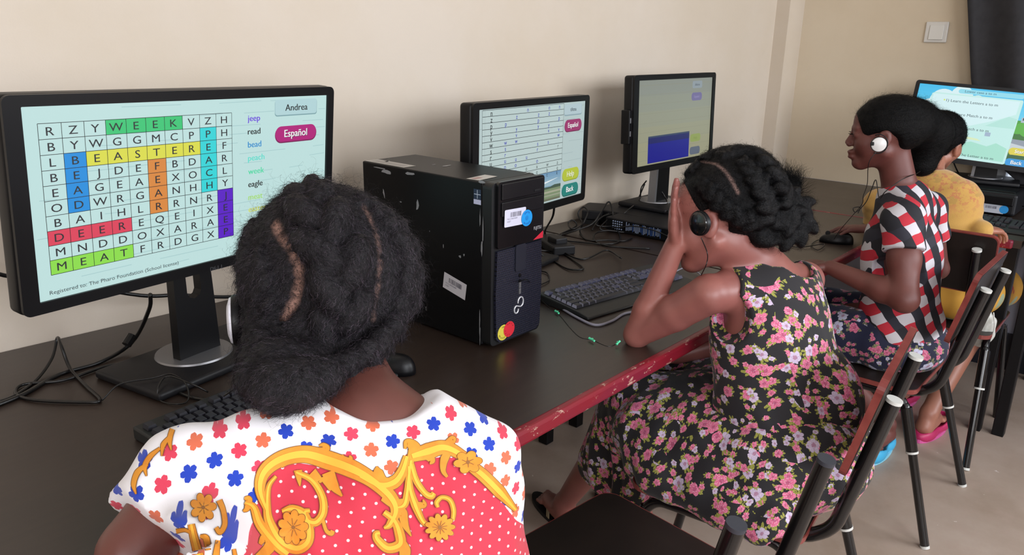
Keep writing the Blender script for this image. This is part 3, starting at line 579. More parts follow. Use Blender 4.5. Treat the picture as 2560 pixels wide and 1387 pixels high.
def keyboard(loc, rz, label, pale=False, sheen=False, rest=.028):
    t = thing('keyboard', loc, label, 'keyboard', rz=rz); W = KU*23.2+.014; D = KU*6.6+.014
    b = MB(); y0, y1 = -D/2-rest, D/2+.012
    prof = [(y0, 0), (y0, .007), (-D/2, .013), (y1, .024), (y1, 0)]
    V = [(-W/2, y, z) for y, z in prof]+[(W/2, y, z) for y, z in prof]; n = 5
    b.add(V, [list(range(n)), [n+i for i in range(n)][::-1]]+[[i, n+i, n+(i+1) % n, (i+1) % n] for i in range(n)])
    o = b.link('shell', KEYBASE, t); bv = o.modifiers.new('soft_edges', 'BEVEL'); bv.width = .004; bv.segments = 2
    rows = [[(1, 0), (1, 1), (1, 1), (1, 1), (1, 1), (1, .5), (1, 1), (1, 1), (1, 1), (1, .5), (1, 1), (1, 1), (1, 1)]]
    sl = (.024-.013)/(y1+D/2); ang = math.atan(sl)
    def put(xu, row, wu=1, tall=False):
        y = D/2-.004-KU*(row+.5)-(KU*.35 if row > 0 else 0); x = -W/2+.008+KU*(xu+wu/2)
        sh = sheen and (row == 0 or (xu > 17 and row < 3) or rk.random() < .12)
        k = bpy.data.objects.new('key', keycap(wu, sh, pale)); COL.objects.link(k); k.parent = t; k.location = (x, y, .013+sl*(y+D/2)+.0008); k.rotation_euler = (ang, 0, 0)
        if tall: k.scale = (1, 2.05, 1); k.location.y -= KU*.5; k.location.z -= sl*KU*.5
    rk = random.Random(3)
    x = 0
    put(0, 0)
    for g in range(3):
        for k in range(4): put(2+g*4.5+k, 0)
    for k in range(13): put(k, 1)
    put(13, 1, 2); put(0, 2, 1.5)
    for k in range(12): put(1.5+k, 2)
    put(13.5, 2, 1.5); put(0, 3, 1.75)
    for k in range(11): put(1.75+k, 3)
    put(12.75, 3, 2.25); put(0, 4, 2.25)
    for k in range(10): put(2.25+k, 4)
    put(12.25, 4, 2.75)
    for xu, wu in ((0, 1.25), (1.25, 1.25), (2.5, 1.25), (10, 1.25), (11.25, 1.25), (12.5, 1.25), (13.75, 1.25)): put(xu, 5, wu)
    put(3.75, 5, 6.25)
    for k in range(3): put(15.3+k, 0); put(15.3+k, 1); put(15.3+k, 2); put(15.3+k, 5)
    put(16.3, 4)
    for r2 in range(1, 6):
        for k in range(4):
            if k == 3 and r2 in (3, 5): continue
            if r2 == 5 and k == 1: continue
            if k == 3 and r2 in (2, 4): put(18.6+3, r2, 1, True); continue
            put(18.6+k, r2, 2 if (r2 == 5 and k == 0) else 1)
    return t
keyboard((.690, 1.175, .7502), math.radians(6), 'black keyboard half hidden by the white flowered sleeve', sheen=False)
keyboard((1.690, 1.092, .7502), math.radians(-8), 'grey black keyboard with pale key edges beside the computer tower', pale=True, sheen=True, rest=.034)
keyboard((3.37, .60, .7502), math.radians(-90), 'black keyboard under the hand of the person in yellow')
def mouse(loc, rz, label):
    t = thing('computer_mouse', loc, label, 'mouse', rz=rz)
    V = []; nu, nv = 20, 8
    for j in range(nv+1):
        a = math.pi/2*j/nv
        for i in range(nu):
            b_ = 2*math.pi*i/nu; x = .030*math.cos(b_)*math.cos(a)**.6; y = .055*math.sin(b_)*math.cos(a)**.5; V.append((x, y, .004+.030*math.sin(a)*(1-.25*(y/.055)) if j else 0))
    F = [[j*nu+i, j*nu+(i+1) % nu, (j+1)*nu+(i+1) % nu, (j+1)*nu+i] for j in range(nv) for i in range(nu)]+[list(range(nu))[::-1]]
    mesh_obj('mouse_shell', V, F, M_BLK, t, smooth=True); MB().lathe([(.007, -.003), (.0085, 0), (.007, .003)], (0, .030, .030), (1, 0, 0), 16).link('scroll_wheel', M_BLK2, t); return t
MP = desk(2090, 606); mouse((MP[0], MP[1], .7502), math.radians(20), 'black mouse under the hand of the person in red checks')
c = desk(978, 925); mouse((c[0], c[1], .7502), math.radians(20), 'black mouse on the desk just behind the braided hair, before the tower')

# ================================================================== cables
def cable(label, pts, r=.0028, m=M_CABLE, smoothn=6, name='cable', root=None, hs=None):
    P = [np.array(p) for p in pts]; b = MB().tube(P, r, 6, smoothn); c = P[0]; o = b.link(name, m, None, c, True); o.location = c
    return tag(o, label, 'cable')
def dk(*a): return [desk(p[0], p[1], p[2] if len(p) > 2 else .004) for p in a]
cable('thick cable looping from the left edge under the word search monitor', dk((-40, 1025), (60, 985), (150, 935), (250, 905), (330, 855, .02), (372, 775, .10), (376, 735, .14)), .0042)
cable('cable raised in a pointed loop at the left before the wall', dk((-30, 1010), (30, 992), (90, 950), (130, 895, .02))+[pl(143, 845, 2, .80), pl(152, 862, 2, .80)]+dk((175, 920, .01), (215, 965), (250, 1000), (205, 1005), (90, 1000), (40, 985), (60, 960), (160, 950), (300, 910), (400, 960), (470, 990), (520, 1000)), .0032)
cable('thin keyboard cable curled in a loop on the left monitor stand base', dk((255, 1000), (300, 960, .022), (380, 945, .024), (430, 935, .03), (465, 960, .024), (470, 1000), (440, 1010), (400, 1000), (395, 970, .024), (420, 940, .03), (480, 960, .024), (520, 980)), .0016)
cable('black cable crossing behind the word search monitor along the wall', [pl(-60, 660, 1, 1.70), pl(10, 688, 1, 1.70), pl(150, 705, 1, 1.70), pl(350, 738, 1, 1.70), pl(450, 737, 1, 1.70), pl(560, 742, 1, 1.70), pl(680, 735, 1, 1.70)], .0045)
fc = MB().tube([desk(316, 862, .02), desk(331, 838, .035)], .010, 10); o = fc.link('ferrite_bead', M_CABLE, None, desk(323, 850, .03)); o.location = desk(323, 850, .03); tag(o, 'ferrite bead on the thick cable below the word search monitor', 'cable')
cable('black cable dropping from the lettered rows monitor behind the tower', [pl(1386, 500, 1, 1.42), pl(1382, 540, 1, 1.45), desk(1362, 580, .03), desk(1375, 610)], .0035)
cable('cable running from the wall in a low arc behind the tower, towards the keyboard', dk((1395, 590), (1440, 575, .012), (1480, 560, .03), (1500, 535, .06), (1520, 505, .09), (1530, 520, .07), (1535, 560, .02), (1550, 590), (1545, 605), (1510, 610), (1450, 605), (1410, 600), (1405, 585), (1440, 572)), .003)
cable('cable tangle looping high before the wall beside the adapter', dk((1340, 620), (1395, 588), (1440, 565, .02), (1432, 550, .04), (1420, 558, .03), (1430, 572, .02), (1455, 560, .03), (1445, 535, .06))+dk((1458, 517, .085), (1470, 530, .07), (1460, 555, .04), (1450, 580), (1470, 600), (1520, 600), (1560, 602), (1580, 595)), .0028)
cable('cable bundle coiled before the power brick', dk((1480, 575), (1500, 545, .03), (1540, 530, .045), (1560, 548, .02), (1530, 565, .02), (1490, 562, .03), (1510, 540, .05), (1550, 535, .04), (1570, 552, .01), (1540, 575), (1500, 572, .02), (1520, 548, .04)), .0028)
cable('long cable with a plug end, curving before the flat computer', dk((1625, 621), (1560, 618), (1510, 613), (1485, 598), (1490, 582, .01), (1520, 576, .012), (1560, 580, .006), (1590, 574, .01)), .003)
cable('cable arching over the desk to the pale keyed keyboard', dk((1340, 590, .01), (1390, 620, .01), (1440, 645), (1470, 645), (1510, 626, .01), (1530, 630, .006), (1553, 645, .012)), .0028)
cable('cable loop lying between the tower and keyboard', dk((1345, 625, .02), (1400, 632), (1440, 655), (1458, 672), (1420, 672), (1380, 650), (1350, 636, .02), (1340, 650)), .0028)
cable('second cable loop by the tower, lower and closer to its grille', dk((1345, 676), (1368, 682), (1372, 700), (1350, 712), (1340, 720)), .0022)
cable('dark cable rising from the adapter to the blue rectangle monitor', [desk(1545, 545, .03), desk(1570, 525, .06), pl(1598, 500, 1, 1.56), pl(1603, 470, 1, 1.55), pl(1616, 452, 1, 1.55)], .0028)
cable('dark cable crossing up the wall to the blue rectangle monitor', [desk(1530, 560, .02), pl(1560, 530, 1, 1.60), pl(1590, 505, 1, 1.62), pl(1612, 460, 1, 1.60)], .0028)
cable('cable looping down the neck of the blue rectangle monitor', [pl(1642, 440, 1, 1.50), pl(1638, 462, 1, 1.50), pl(1655, 480, 1, 1.49), pl(1668, 505, 1, 1.46), desk(1672, 540, .06)], .0024)
cable('cable curling across the ports of the flat computer', [np.array([2.25, 1.50, .765]), np.array([2.245, 1.46, .775]), np.array([2.24, 1.40, .790]), np.array([2.245, 1.33, .788]), np.array([2.25, 1.27, .775])], .0022)
cable('grey cable lying in front of the pale keyed keyboard', dk((1372, 752), (1395, 765), (1440, 792), (1488, 812), (1530, 802), (1560, 784), (1600, 776), (1640, 765)), .0032, M_GREYC)
cable('grey mouse cable between the bent arm and the far desk edge', dk((1660, 700), (1690, 678, .01), (1720, 668, .012), (1748, 684, .006), (1760, 700)), .0020, M_GREYC)
cable('thin looped cable of the black mouse on the far desk', dk((2072, 600, .012), (2045, 600), (2028, 612), (2045, 625), (2060, 610, .01), (2000, 618), (1960, 612)), .0016)
cable('dark cable lying across the far desk beneath the cartoon landscape monitor', [pl(2455, 430, 0, 3.90), pl(2490, 455, 0, 3.85), pl(2540, 465, 0, 3.80), pl(2600, 470, 0, 3.8)], .0024)
cable('cable hanging from the cartoon landscape monitor to its stand', [pl(2382, 400, 0, 3.84), pl(2390, 420, 0, 3.86), pl(2402, 440, 0, 3.88), desk(2430, 462, .10)], .003)
cable('cable rising to the curtain from the cartoon landscape monitor neck', [pl(2466, 437, 0, 3.88), pl(2482, 430, 0, 3.88), pl(2500, 415, 0, 3.86), pl(2512, 398, 0, 3.84)], .0035)
for k, lb in enumerate(('upper cable crossing the bright desk at the window', 'middle cable crossing the bright desk at the window', 'lower cable crossing the bright desk at the window')):
    cable(lb, dk((2546, 506+k*5, .02), (2566, 500+k*8, .03), (2590, 506+k*8, .03), (2650, 514+k*8, .02)), .0022)
# earphone lead from the tower with twists of green tape
t = thing('earphone_lead', desk(1345, 735), 'thin earphone lead with green tape twists hanging from the tower', 'cable'); L = t.location
LP = [np.array([BX+.003, FY-.008, .891]), pl(1320, 700, 1, 1.03), desk(1338, 726, .03), desk(1350, 745, .012), desk(1378, 772), desk(1400, 790), desk(1425, 820), desk(1450, 843), desk(1480, 850), desk(1520, 866), desk(1545, 858)]
MB().tube(LP, .0011, 5, 5).link('lead', M_CABLE, t, L)
GT = mat('green_tape', '#57d9a4', .5)
for a_, b_ in (((1335, 724, .036), (1349, 736, .02)), ((1388, 777, .006), (1397, 783, .006)), ((1473, 845, .006), (1486, 852, .006)), ((1541, 861, .006), (1550, 852, .012))):
    p, q = desk(*a_), desk(*b_); m_ = (p+q)/2; d_ = nrm(q-p); tb = MB().tube([p, m_, q], [.0030, .0018, .0026], 6); tb.box(m_+np.array([.003, .002, .001]), (.006, .004, .001), R=rotz(a_[0])); tb.link('tape', GT, t, L)

# ================================================================== chairs
def chair(label, loc, rz, backrest=True, caps=None, seat_m=None):
    t = thing('school_chair', loc, label, 'chair', 'tubular steel school chairs', rz)
    s_ = MB().plate(rrect(.40, .38, .035, 5), None, (0, 0, .440), (1, 0, 0), (0, 1, 0), (0, 0, 1), .004, mi=1)
    s_.plate(rrect(.402, .382, .036, 5), None, (0, 0, .444), (1, 0, 0), (0, 1, 0), (0, 0, 1), .010, mi=1)
    s_.plate(rrect(.396, .376, .034, 5), None, (0, 0, .454), (1, 0, 0), (0, 1, 0), (0, 0, 1), .001, mi=0)
    s_.link('seat', [M_DKLAM, M_MAR], t)
    for sx in (-1, 1):
        x0 = .185*sx; x1 = .225*sx
        MB().tube([(x1, -.295, .002), (x0+.012*sx, -.185, .36), (x0+.004*sx, -.165, .405), (x0, -.14, .424), (x0, -.10, .427), (x0, 0, .427), (x0, .08, .427), (x0, .12, .423), (x0+.004*sx, .145, .40), (x0+.010*sx, .16, .36), (x1-.005*sx, .235, .002)], .0125, 12, 4).link('leg_frame', M_TUBE, t, smooth=40)
        # sleeve with white collar on the rear leg, white feet
        f_ = lambda z: np.array([x1+(x0+.012*sx-x1)*(z/.36), -.295+.11*(z/.36), z])
        MB().tube([f_(.275), f_(.40)], .0165, 12).link('sleeve', M_TUBE, t, smooth=40)
        cp = MB().tube([f_(.270), f_(.276)], .0172, 14); cp.link('collar', M_CAPW, t, smooth=40)
        MB().tube([f_(.0), f_(.008)], .0135, 12).link('foot_cap', M_CAPW, t, smooth=40)
        u0 = .13*sx
        up = [(u0, -.300, .768), (u0, -.272, .64), (u0, -.245, .52), (u0, -.232, .475), (u0, -.205, .445), (u0, -.17, .428), (u0, -.10, .425), (u0, .06, .425)]
        P = [np.array(up[0])]+catmull(up[1:], 5); MB().tube(P, .0145, 14).link('upright', M_TUBE, t, smooth=40)
        d_ = nrm(np.array(up[0])-np.array(up[1])); MB().tube([np.array(up[0])-d_*.001, np.array(up[0])+d_*.006], .0150, 16).link('end_cap', caps or M_CAPW, t, smooth=40)
    MB().tube([(-.185, .10, .425), (.185, .10, .425)], .010, 10).link('cross_bar', M_TUBE, t, smooth=40)
    if backrest:
        ey_ = nrm(np.array([0, -.030, .135])); en_ = np.array([0, ey_[2], -ey_[1]]); o_ = np.array([0, -.268, .715])
        b = MB().plate(rrect(.37, .215, .022, 5), None, o_, (1, 0, 0), ey_, en_, .014, mi=1)
        b.plate(rrect(.362, .207, .020, 5), None, o_-en_*.001, (1, 0, 0), ey_, en_, .001, mi=0)
        o = b.link('backrest', [M_DKLAM, M_MAR], t)
        for sx in (-1, 1):
            for zz in (.05, -.05): MB().lathe([(.0045, 0), (.004, .002), (0, .003)], o_+np.array([.13*sx, 0, 0])+ey_*zz+en_*.014, en_, 10).link('screw', M_SILV, t)
    return t
chair('steel tube chair without a backrest board, empty, beside the white flowered dress', (1.055, .652, 0), math.radians(-6), False, M_CAPG)
chair('steel tube chair with maroon edged back under the person in black floral dress', (1.550, .640, 0), math.radians(7))
chair('steel tube chair with maroon edged back under the person in red checks', (2.488, .652, 0), 0)
chair('steel tube chair with dark back turned towards the window wall, under the person in yellow', (3.13, .600, 0), -math.pi/2)
chair('steel tube chair under the person in the white flowered dress', (.36, .50, 0), math.radians(-28), False, M_CAPG)
# ================================================================== organic shapes: distance fields meshed with surface nets
class Sdf:
    def __init__(s, lo, hi, h):
        s.h = h; s.lo = np.array(lo, float); n = np.ceil((np.array(hi)-s.lo)/h).astype(int)+1; s.n = n
        s.ax = [(s.lo[i]+h*np.arange(n[i])).astype(np.float32) for i in range(3)]; s.D = np.full(n, 1.0, np.float32)
    def _sl(s, lo, hi):
        a = np.clip(np.floor((np.asarray(lo)-s.lo)/s.h).astype(int), 0, s.n); b = np.clip(np.ceil((np.asarray(hi)-s.lo)/s.h).astype(int)+1, 0, s.n)
        return tuple(slice(a[i], b[i]) for i in range(3))
    def _g(s, sl): return [s.ax[0][sl[0]][:, None, None], s.ax[1][sl[1]][None, :, None], s.ax[2][sl[2]][None, None, :]]
    def _merge(s, sl, d, k, carve):
        A = s.D[sl]
        if carve: d = -d; m = np.clip(k-np.abs(A-d), 0, None)/k; s.D[sl] = np.maximum(A, d)+m*m*k*.25
        else: m = np.clip(k-np.abs(A-d), 0, None)/k; s.D[sl] = np.minimum(A, d)-m*m*k*.25
    def seg(s, a, b, ra, rb, k=.012, carve=False):
        a = np.asarray(a, float); b = np.asarray(b, float); r = max(ra, rb)+k+2.5*s.h; sl = s._sl(np.minimum(a, b)-r, np.maximum(a, b)+r); g = s._g(sl)
        if min(sl[i].stop-sl[i].start for i in range(3)) <= 0: return s
        ab = b-a; L = ab@ab+1e-12; t = sum((g[i]-a[i])*ab[i] for i in range(3))/L; t = np.clip(t, 0, 1)
        d = np.sqrt(sum((g[i]-a[i]-t*ab[i])**2 for i in range(3)))-(ra+(rb-ra)*t); s._merge(sl, d.astype(np.float32), k, carve); return s
    def path(s, P, R, k=.012, kk=None):
        for i in range(len(P)-1): s.seg(P[i], P[i+1], R[i], R[i+1], k if i == 0 or kk is None else kk)
        return s
    def ell(s, c, r, R=None, k=.012, carve=False):
        c = np.asarray(c, float); r = np.asarray(r, float); R = np.eye(3) if R is None else np.asarray(R, float)   # columns = local axes
        e = np.sqrt(((R*r)**2).sum(1))+k+2.5*s.h; sl = s._sl(c-e, c+e); g = s._g(sl)
        if min(sl[i].stop-sl[i].start for i in range(3)) <= 0: return s
        k0 = 0; k1 = 0
        for j in range(3):
            q = sum((g[i]-c[i])*R[i, j] for i in range(3)); k0 = k0+(q/r[j])**2; k1 = k1+(q/r[j]**2)**2
        k0 = np.sqrt(k0); k1 = np.sqrt(k1)+1e-9; s._merge(sl, (k0*(k0-1)/k1).astype(np.float32), k, carve); return s
    def half(s, p, n, k=.004, box=None):
        """cut away everything on the side n points to (within a box when given)"""
        sl = tuple(slice(0, s.n[i]) for i in range(3)) if box is None else s._sl(*box); g = s._g(sl); n = nrm(n)
        d = sum((g[i]-p[i])*n[i] for i in range(3)); s._merge(sl, -d.astype(np.float32), k, True); return s
    def field(s, fn):
        s.D += fn(*s._g(tuple(slice(0, s.n[i]) for i in range(3)))).astype(np.float32); return s
    def mesh(s):
        D = s.D; I = D < 0; h = s.h
        cnt = sum(I[a:I.shape[0]-1+a, b:I.shape[1]-1+b, c:I.shape[2]-1+c].astype(np.int8) for a in (0, 1) for b in (0, 1) for c in (0, 1))
        act = np.argwhere((cnt > 0) & (cnt < 8)); n = len(act); idx = np.full(cnt.shape, -1, np.int32); idx[act[:, 0], act[:, 1], act[:, 2]] = np.arange(n)
        P = np.zeros((n, 3)); W = np.zeros(n); cs = [(a, b, c) for a in (0, 1) for b in (0, 1) for c in (0, 1)]
        val = {c: D[act[:, 0]+c[0], act[:, 1]+c[1], act[:, 2]+c[2]] for c in cs}
        for a in cs:
            for i in range(3):
                if a[i] == 0:
                    b = list(a); b[i] = 1; b = tuple(b); va, vb = val[a], val[b]; m = (va < 0) != (vb < 0); t = np.where(m, va/(va-vb+1e-12), 0)
                    q = np.tile(np.array(a, float), (n, 1)); q[:, i] += t; P[m] += q[m]; W[m] += 1
        V = s.lo+(act+P/W[:, None])*h; F = []
        for i in range(3):
            sa = [slice(None)]*3; sb = [slice(None)]*3; sa[i] = slice(0, -1); sb[i] = slice(1, None); A = I[tuple(sa)]; B = I[tuple(sb)]; e = np.argwhere(A != B)
            j, k = (i+1) % 3, (i+2) % 3; ok = (e[:, j] > 0) & (e[:, k] > 0) & (e[:, j] < s.n[j]-1) & (e[:, k] < s.n[k]-1); e = e[ok]
            def cell(dj, dk_):
                q = e.copy(); q[:, j] -= dj; q[:, k] -= dk_; return idx[q[:, 0], q[:, 1], q[:, 2]]
            Q = np.stack([cell(1, 1), cell(0, 1), cell(0, 0), cell(1, 0)], 1); fl = A[e[:, 0], e[:, 1], e[:, 2]]; Q[~fl] = Q[~fl][:, ::-1]; F.append(Q)
        F = np.concatenate(F); return V, F[(F >= 0).all(1)]
def relax(V, F, it=1, lam=.5):
    E_ = np.concatenate([F[:, [0, 1]], F[:, [1, 2]], F[:, [2, 3]], F[:, [3, 0]]]); E_ = np.concatenate([E_, E_[:, ::-1]]); cnt = np.bincount(E_[:, 0], minlength=len(V))[:, None]
    for _ in range(it):
        S = np.stack([np.bincount(E_[:, 0], weights=V[E_[:, 1], i], minlength=len(V)) for i in range(3)], 1); V = V+(S/np.maximum(cnt, 1)-V)*lam
    return V
def fast_obj(name, V, F, m, parent=None, root=None, attrs=None):
    me = bpy.data.meshes.new(name); V = np.asarray(V, np.float32); Vr = V if root is None else V-np.asarray(root, np.float32); k = F.shape[1]
    me.vertices.add(len(V)); me.vertices.foreach_set('co', Vr.astype(np.float32).ravel()); me.loops.add(F.size); me.loops.foreach_set('vertex_index', F.astype(np.int32).ravel())
    me.polygons.add(len(F)); me.polygons.foreach_set('loop_start', np.arange(0, F.size, k, dtype=np.int32)); me.polygons.foreach_set('use_smooth', np.ones(len(F), bool)); me.update(calc_edges=True); me.validate()
    for n_, a in (attrs or {}).items():
        a = np.asarray(a, np.float32)
        if a.ndim == 1: me.attributes.new(n_, 'FLOAT', 'POINT').data.foreach_set('value', a)
        else: me.attributes.new(n_, 'FLOAT_VECTOR', 'POINT').data.foreach_set('vector', a.ravel())
    me.materials.append(m); o = bpy.data.objects.new(name, me); COL.objects.link(o); o.parent = parent; return o
def normals(V, F):
    a = V[F[:, 2]]-V[F[:, 0]]; b = V[F[:, 3]]-V[F[:, 1]]; n = np.cross(a, b); N = np.zeros_like(V)
    for i in range(4): 
        for c in range(3): N[:, c] += np.bincount(F[:, i], weights=n[:, c], minlength=len(V))
    return N/(np.linalg.norm(N, axis=1)[:, None]+1e-12)
def frame(f, u):
    f = nrm(f); r = nrm(np.cross(f, u)); u = np.cross(r, f); return np.stack([r, f, u], 1)     # columns right, forward, up
def pathdist(V, P):
    d = np.full(len(V), 9.0)
    for a, b in zip(P[:-1], P[1:]):
        ab = b-a; t = np.clip((V-a)@ab/(ab@ab), 0, 1); d = np.minimum(d, np.linalg.norm(V-a-t[:, None]*ab, axis=1))
    return d
def ehit(px, py, c, r, R=None):
    """nearest hit of a sight line with an ellipsoid (falls back to the closest point)"""
    R = np.eye(3) if R is None else R; r = np.asarray(r, float); o = R.T@(CAM-c)/r; d = R.T@ray(px, py)/r; A = d@d; B = o@d; C_ = o@o-1; q = B*B-A*C_
    t = (-B-math.sqrt(q))/A if q > 0 else -B/A; p = o+d*t; p = p/np.linalg.norm(p); return c+R@(p*r)
# ------------------------------------------------------------------ people
def head(S, hc, H, sc=1.0, eyes=True):
    T = lambda x, y, z: hc+H@(np.array([x, y, z])*sc); e = lambda c, r, k=.012, R=None, carve=False: S.ell(T(*c), np.array(r)*sc, H if R is None else H@R, k*sc, carve)
    e((0, -.008, .026), (.072, .090, .080), .02); e((0, .028, -.030), (.055, .057, .070), .03); e((0, .036, .036), (.054, .050, .050), .02)
    for x in (-1, 1):
        S.seg(T(.052*x, .0, -.050), T(.014*x, .060, -.088), .017*sc, .015*sc, .02*sc); e((.036*x, .056, -.028), (.024, .024, .026), .02)
    e((0, .066, -.087), (.022, .022, .018), .015); S.seg(T(0, .083, .012), T(0, .1015, -.024), .0060*sc, .0085*sc, .014*sc)
    for x in (-1, 1): e((.0105*x, .096, -.030), (.0085, .010, .0075), .006)
    for x in (-1, 1): e((.031*x, .097, .001), (.017, .010, .010), .012, carve=True); e((.031*x, .0765, -.001), (.0150, .0130, .0105), .008); e((.031*x, .0905, -.004), (.0130, .0060, .0018), .0015, carve=True)
    for x in (-1, 1): S.seg(T(.014*x, .0865, .017), T(.040*x, .0765, .018), .006*sc, .005*sc, .012*sc)
    e((0, .0875, -.0535), (.021, .0145, .0078), .007); e((0, .0860, -.0670), (.018, .0145, .0085), .007); e((0, .1035, -.0600), (.020, .0045, .0012), .003, carve=True)
    c_, s_ = math.cos(.25), math.sin(.25); RE = np.array([[1, 0, 0], [0, c_, -s_], [0, s_, c_]])
    for x in (-1, 1):
        e((.074*x, .004, -.012), (.0095, .019, .030), .006, RE); e((.083*x, .008, -.008), (.006, .011, .019), .003, RE, True)
def hand(S, wrist, d, nrm_palm, thumb_side, curl=(.35, .45, .35), sc=1.0, spread=.10, curls=None, thumb=(.6, .5)):
    """d = direction to the knuckles, nrm_palm = direction the palm faces, thumb_side = +1/-1 along d x n"""
    d = nrm(d); n = nrm(nrm_palm-d*(d@nrm_palm)); x = np.cross(d, n)*thumb_side; w_ = np.asarray(wrist, float); tips = []
    S.ell(w_+d*.045*sc-n*.001, (.034*sc, .040*sc, .013*sc), np.stack([x, d, n], 1), .010)
    for i, (o, L, r) in enumerate(((.027, .062, .0078), (.0095, .070, .0080), (-.0085, .065, .0077), (-.025, .051, .0070))):
        k0 = w_+d*(.080-.006*abs(i-1))*sc+x*o*sc; S.seg(w_+d*.02*sc+x*o*.6*sc, k0, .010*sc, .0092*sc, .006)
        a = 0; p = k0; dd = nrm(d+x*spread*(1.3-i)*.9)
        cu_ = curls[i] if curls else curl
        for j, f_ in enumerate((.46, .30, .24)):
            a += cu_[j]; v = dd*math.cos(a)+n*math.sin(a); q = p+v*L*f_*sc; S.seg(p, q, r*sc*(1-.08*j), r*sc*(.92-.08*j), .0025 if j else .004); p = q
        tips.append((p, v))
    p = w_+d*.018*sc+x*.024*sc; v = nrm(d*.62+x*.72+n*thumb[0]*.5); q = p+v*.040*sc; S.seg(p, q, .0125*sc, .0100*sc, .008)
    v2 = nrm(d*.9+x*.30+n*thumb[1]); q2 = q+v2*.028*sc; S.seg(q, q2, .0095*sc, .0085*sc, .003); v3 = nrm(d*.95+n*thumb[1]*1.1); S.seg(q2, q2+v3*.020*sc, .0085*sc, .0072*sc, .003)
    tips.append((q2+v3*.020*sc, v3)); return tips
def limb(S, P, R, k=.015): S.path(P, R, k)
def foot(S, ankle, d, sc=1.0, z0=0.012):
    d = nrm(np.array([d[0], d[1], 0])); a = np.asarray(ankle, float); h_ = np.array([a[0], a[1], z0+.020])-d*.022; x = np.array([-d[1], d[0], 0])
    S.seg(a, h_, .027*sc, .026*sc, .02); b = h_+d*.115*sc; b[2] = z0+.017; S.seg(h_, b, .026*sc, .021*sc, .02); S.ell((h_+b)/2+x*0+[0, 0, .012], (.030, .065, .022), np.stack([x, d, [0, 0, 1]], 1), .02)
    for i in range(5):
        o = (i-2)*.0125; p = b+x*o*sc; S.seg(p, p+d*(.048-.006*i)*sc+[0, 0, -.005], .0095-.0006*i, .0085-.0006*i, .003)
    return b+d*.03
def torso(S, hip, neck, sh_l, sh_r, T, w=1.0):
    up = nrm(neck-hip); L = np.linalg.norm(neck-hip); R = np.stack([T[:, 0], nrm(np.cross(up, T[:, 0])), up], 1)
    S.ell(hip, (.128*w, .098, .095), R, .03); S.ell(hip+up*L*.36, (.098*w, .078, .13), R, .04); S.ell(hip+up*L*.68-R[:, 1]*0, (.118*w, .086, .14), R, .04)
    S.seg(sh_l, neck+up*-.05, .040, .055, .03); S.seg(sh_r, neck+up*-.05, .040, .055, .03)
    return R
def skin_mat(name, c1, c2, rough=.42):
    m = NT(name); co = m.coord(); a = m.noise(co, 9, 4)[0]; b = m.noise(co, 420, 3)[0]
    tn = m.n('Attribute', attribute_name='tint'); col = m.mix(m.step(a, .35, .65), lin(c1), lin(c2)); col = m.mix(tn.outputs['Fac'], col, lin('#b8796a')); m.base(col); m.rough(rough)
    m.b.inputs['Subsurface Weight'].default_value = .06; m.b.inputs['Subsurface Radius'].default_value = (.6, .25, .15); m.b.inputs['Subsurface Scale'].default_value = .01
    m.bump(b, .12, .0005); return m.m
def hair_mat(name, c1, c2, scalp, rough=.55, spec=.5):
    m = NT(name); co = m.coord(); a = m.noise(co, 60, 5, .7)[0]; b = m.noise(co, 260, 4, .7)[0]; pt = m.n('Attribute', attribute_name='part')
    col = m.mix(m.step(b, .35, .7), lin(c1), lin(c2)); col = m.mix(m.math('MULTIPLY', pt.outputs['Fac'], m.step(b, .30, .55)), col, lin(scalp)); m.base(col); m.rough(rough); m.b.inputs['Specular IOR Level'].default_value = spec
    m.bump(m.math('ADD', m.math('MULTIPLY', a, .5), b), .75, .004); return m.m
def strands(name, V, N, n, L, r, m, parent, root, curl=.004, mask=None, seed=1, segs=5, lift=.6, flow=None, fj=.5):
    rs = np.random.RandomState(seed); p = np.ones(len(V)) if mask is None else mask.astype(float); p = p/p.sum(); ix = rs.choice(len(V), n, p=p)
    P = V[ix]+rs.normal(0, .001, (n, 3)); nn = N[ix]; t = rs.normal(0, 1, (n, 3)) if flow is None else flow[ix]+rs.normal(0, fj, (n, 3)); t -= nn*(t*nn).sum(1)[:, None]; t /= np.linalg.norm(t, axis=1)[:, None]+1e-9
    lf = lift*rs.uniform(.15, 1, (n, 1)); d = t*(1-lf)+nn*lf; LL = L*rs.uniform(.4, 1.3, (n, 1)); b = np.cross(d, nn); b /= np.linalg.norm(b, axis=1)[:, None]+1e-9; ph = rs.uniform(0, 6.28, (n, 1)); fr = rs.uniform(5, 12, (n, 1))
    pts = []
    for k in range(segs+1):
        s_ = k/segs; pts.append(P+d*LL*s_+(b*np.sin(ph+fr*s_)+nn*np.cos(ph+fr*s_)*.6-(b*np.sin(ph)+nn*np.cos(ph)*.6))*curl*min(1, s_*1.5+.1))
    pts = np.stack(pts, 1); Vv = []; ang = [0, 2.09, 4.19]
    for k in range(segs+1):
        rr = r*(1-.75*k/segs)
        for a in ang: Vv.append(pts[:, k]+(b*math.cos(a)+nn*math.sin(a))*rr)
    Vv = np.stack(Vv, 1).reshape(-1, 3); F = []
    base = (np.arange(n)*(3*(segs+1)))[:, None]
    for k in range(segs):
        for a in range(3):
            a2 = (a+1) % 3; F.append(base+np.array([[k*3+a, k*3+a2, (k+1)*3+a2, (k+1)*3+a]]))
    o = fast_obj(name, Vv, np.concatenate(F), m, parent, root); o['kind'] = 'stuff'; return o
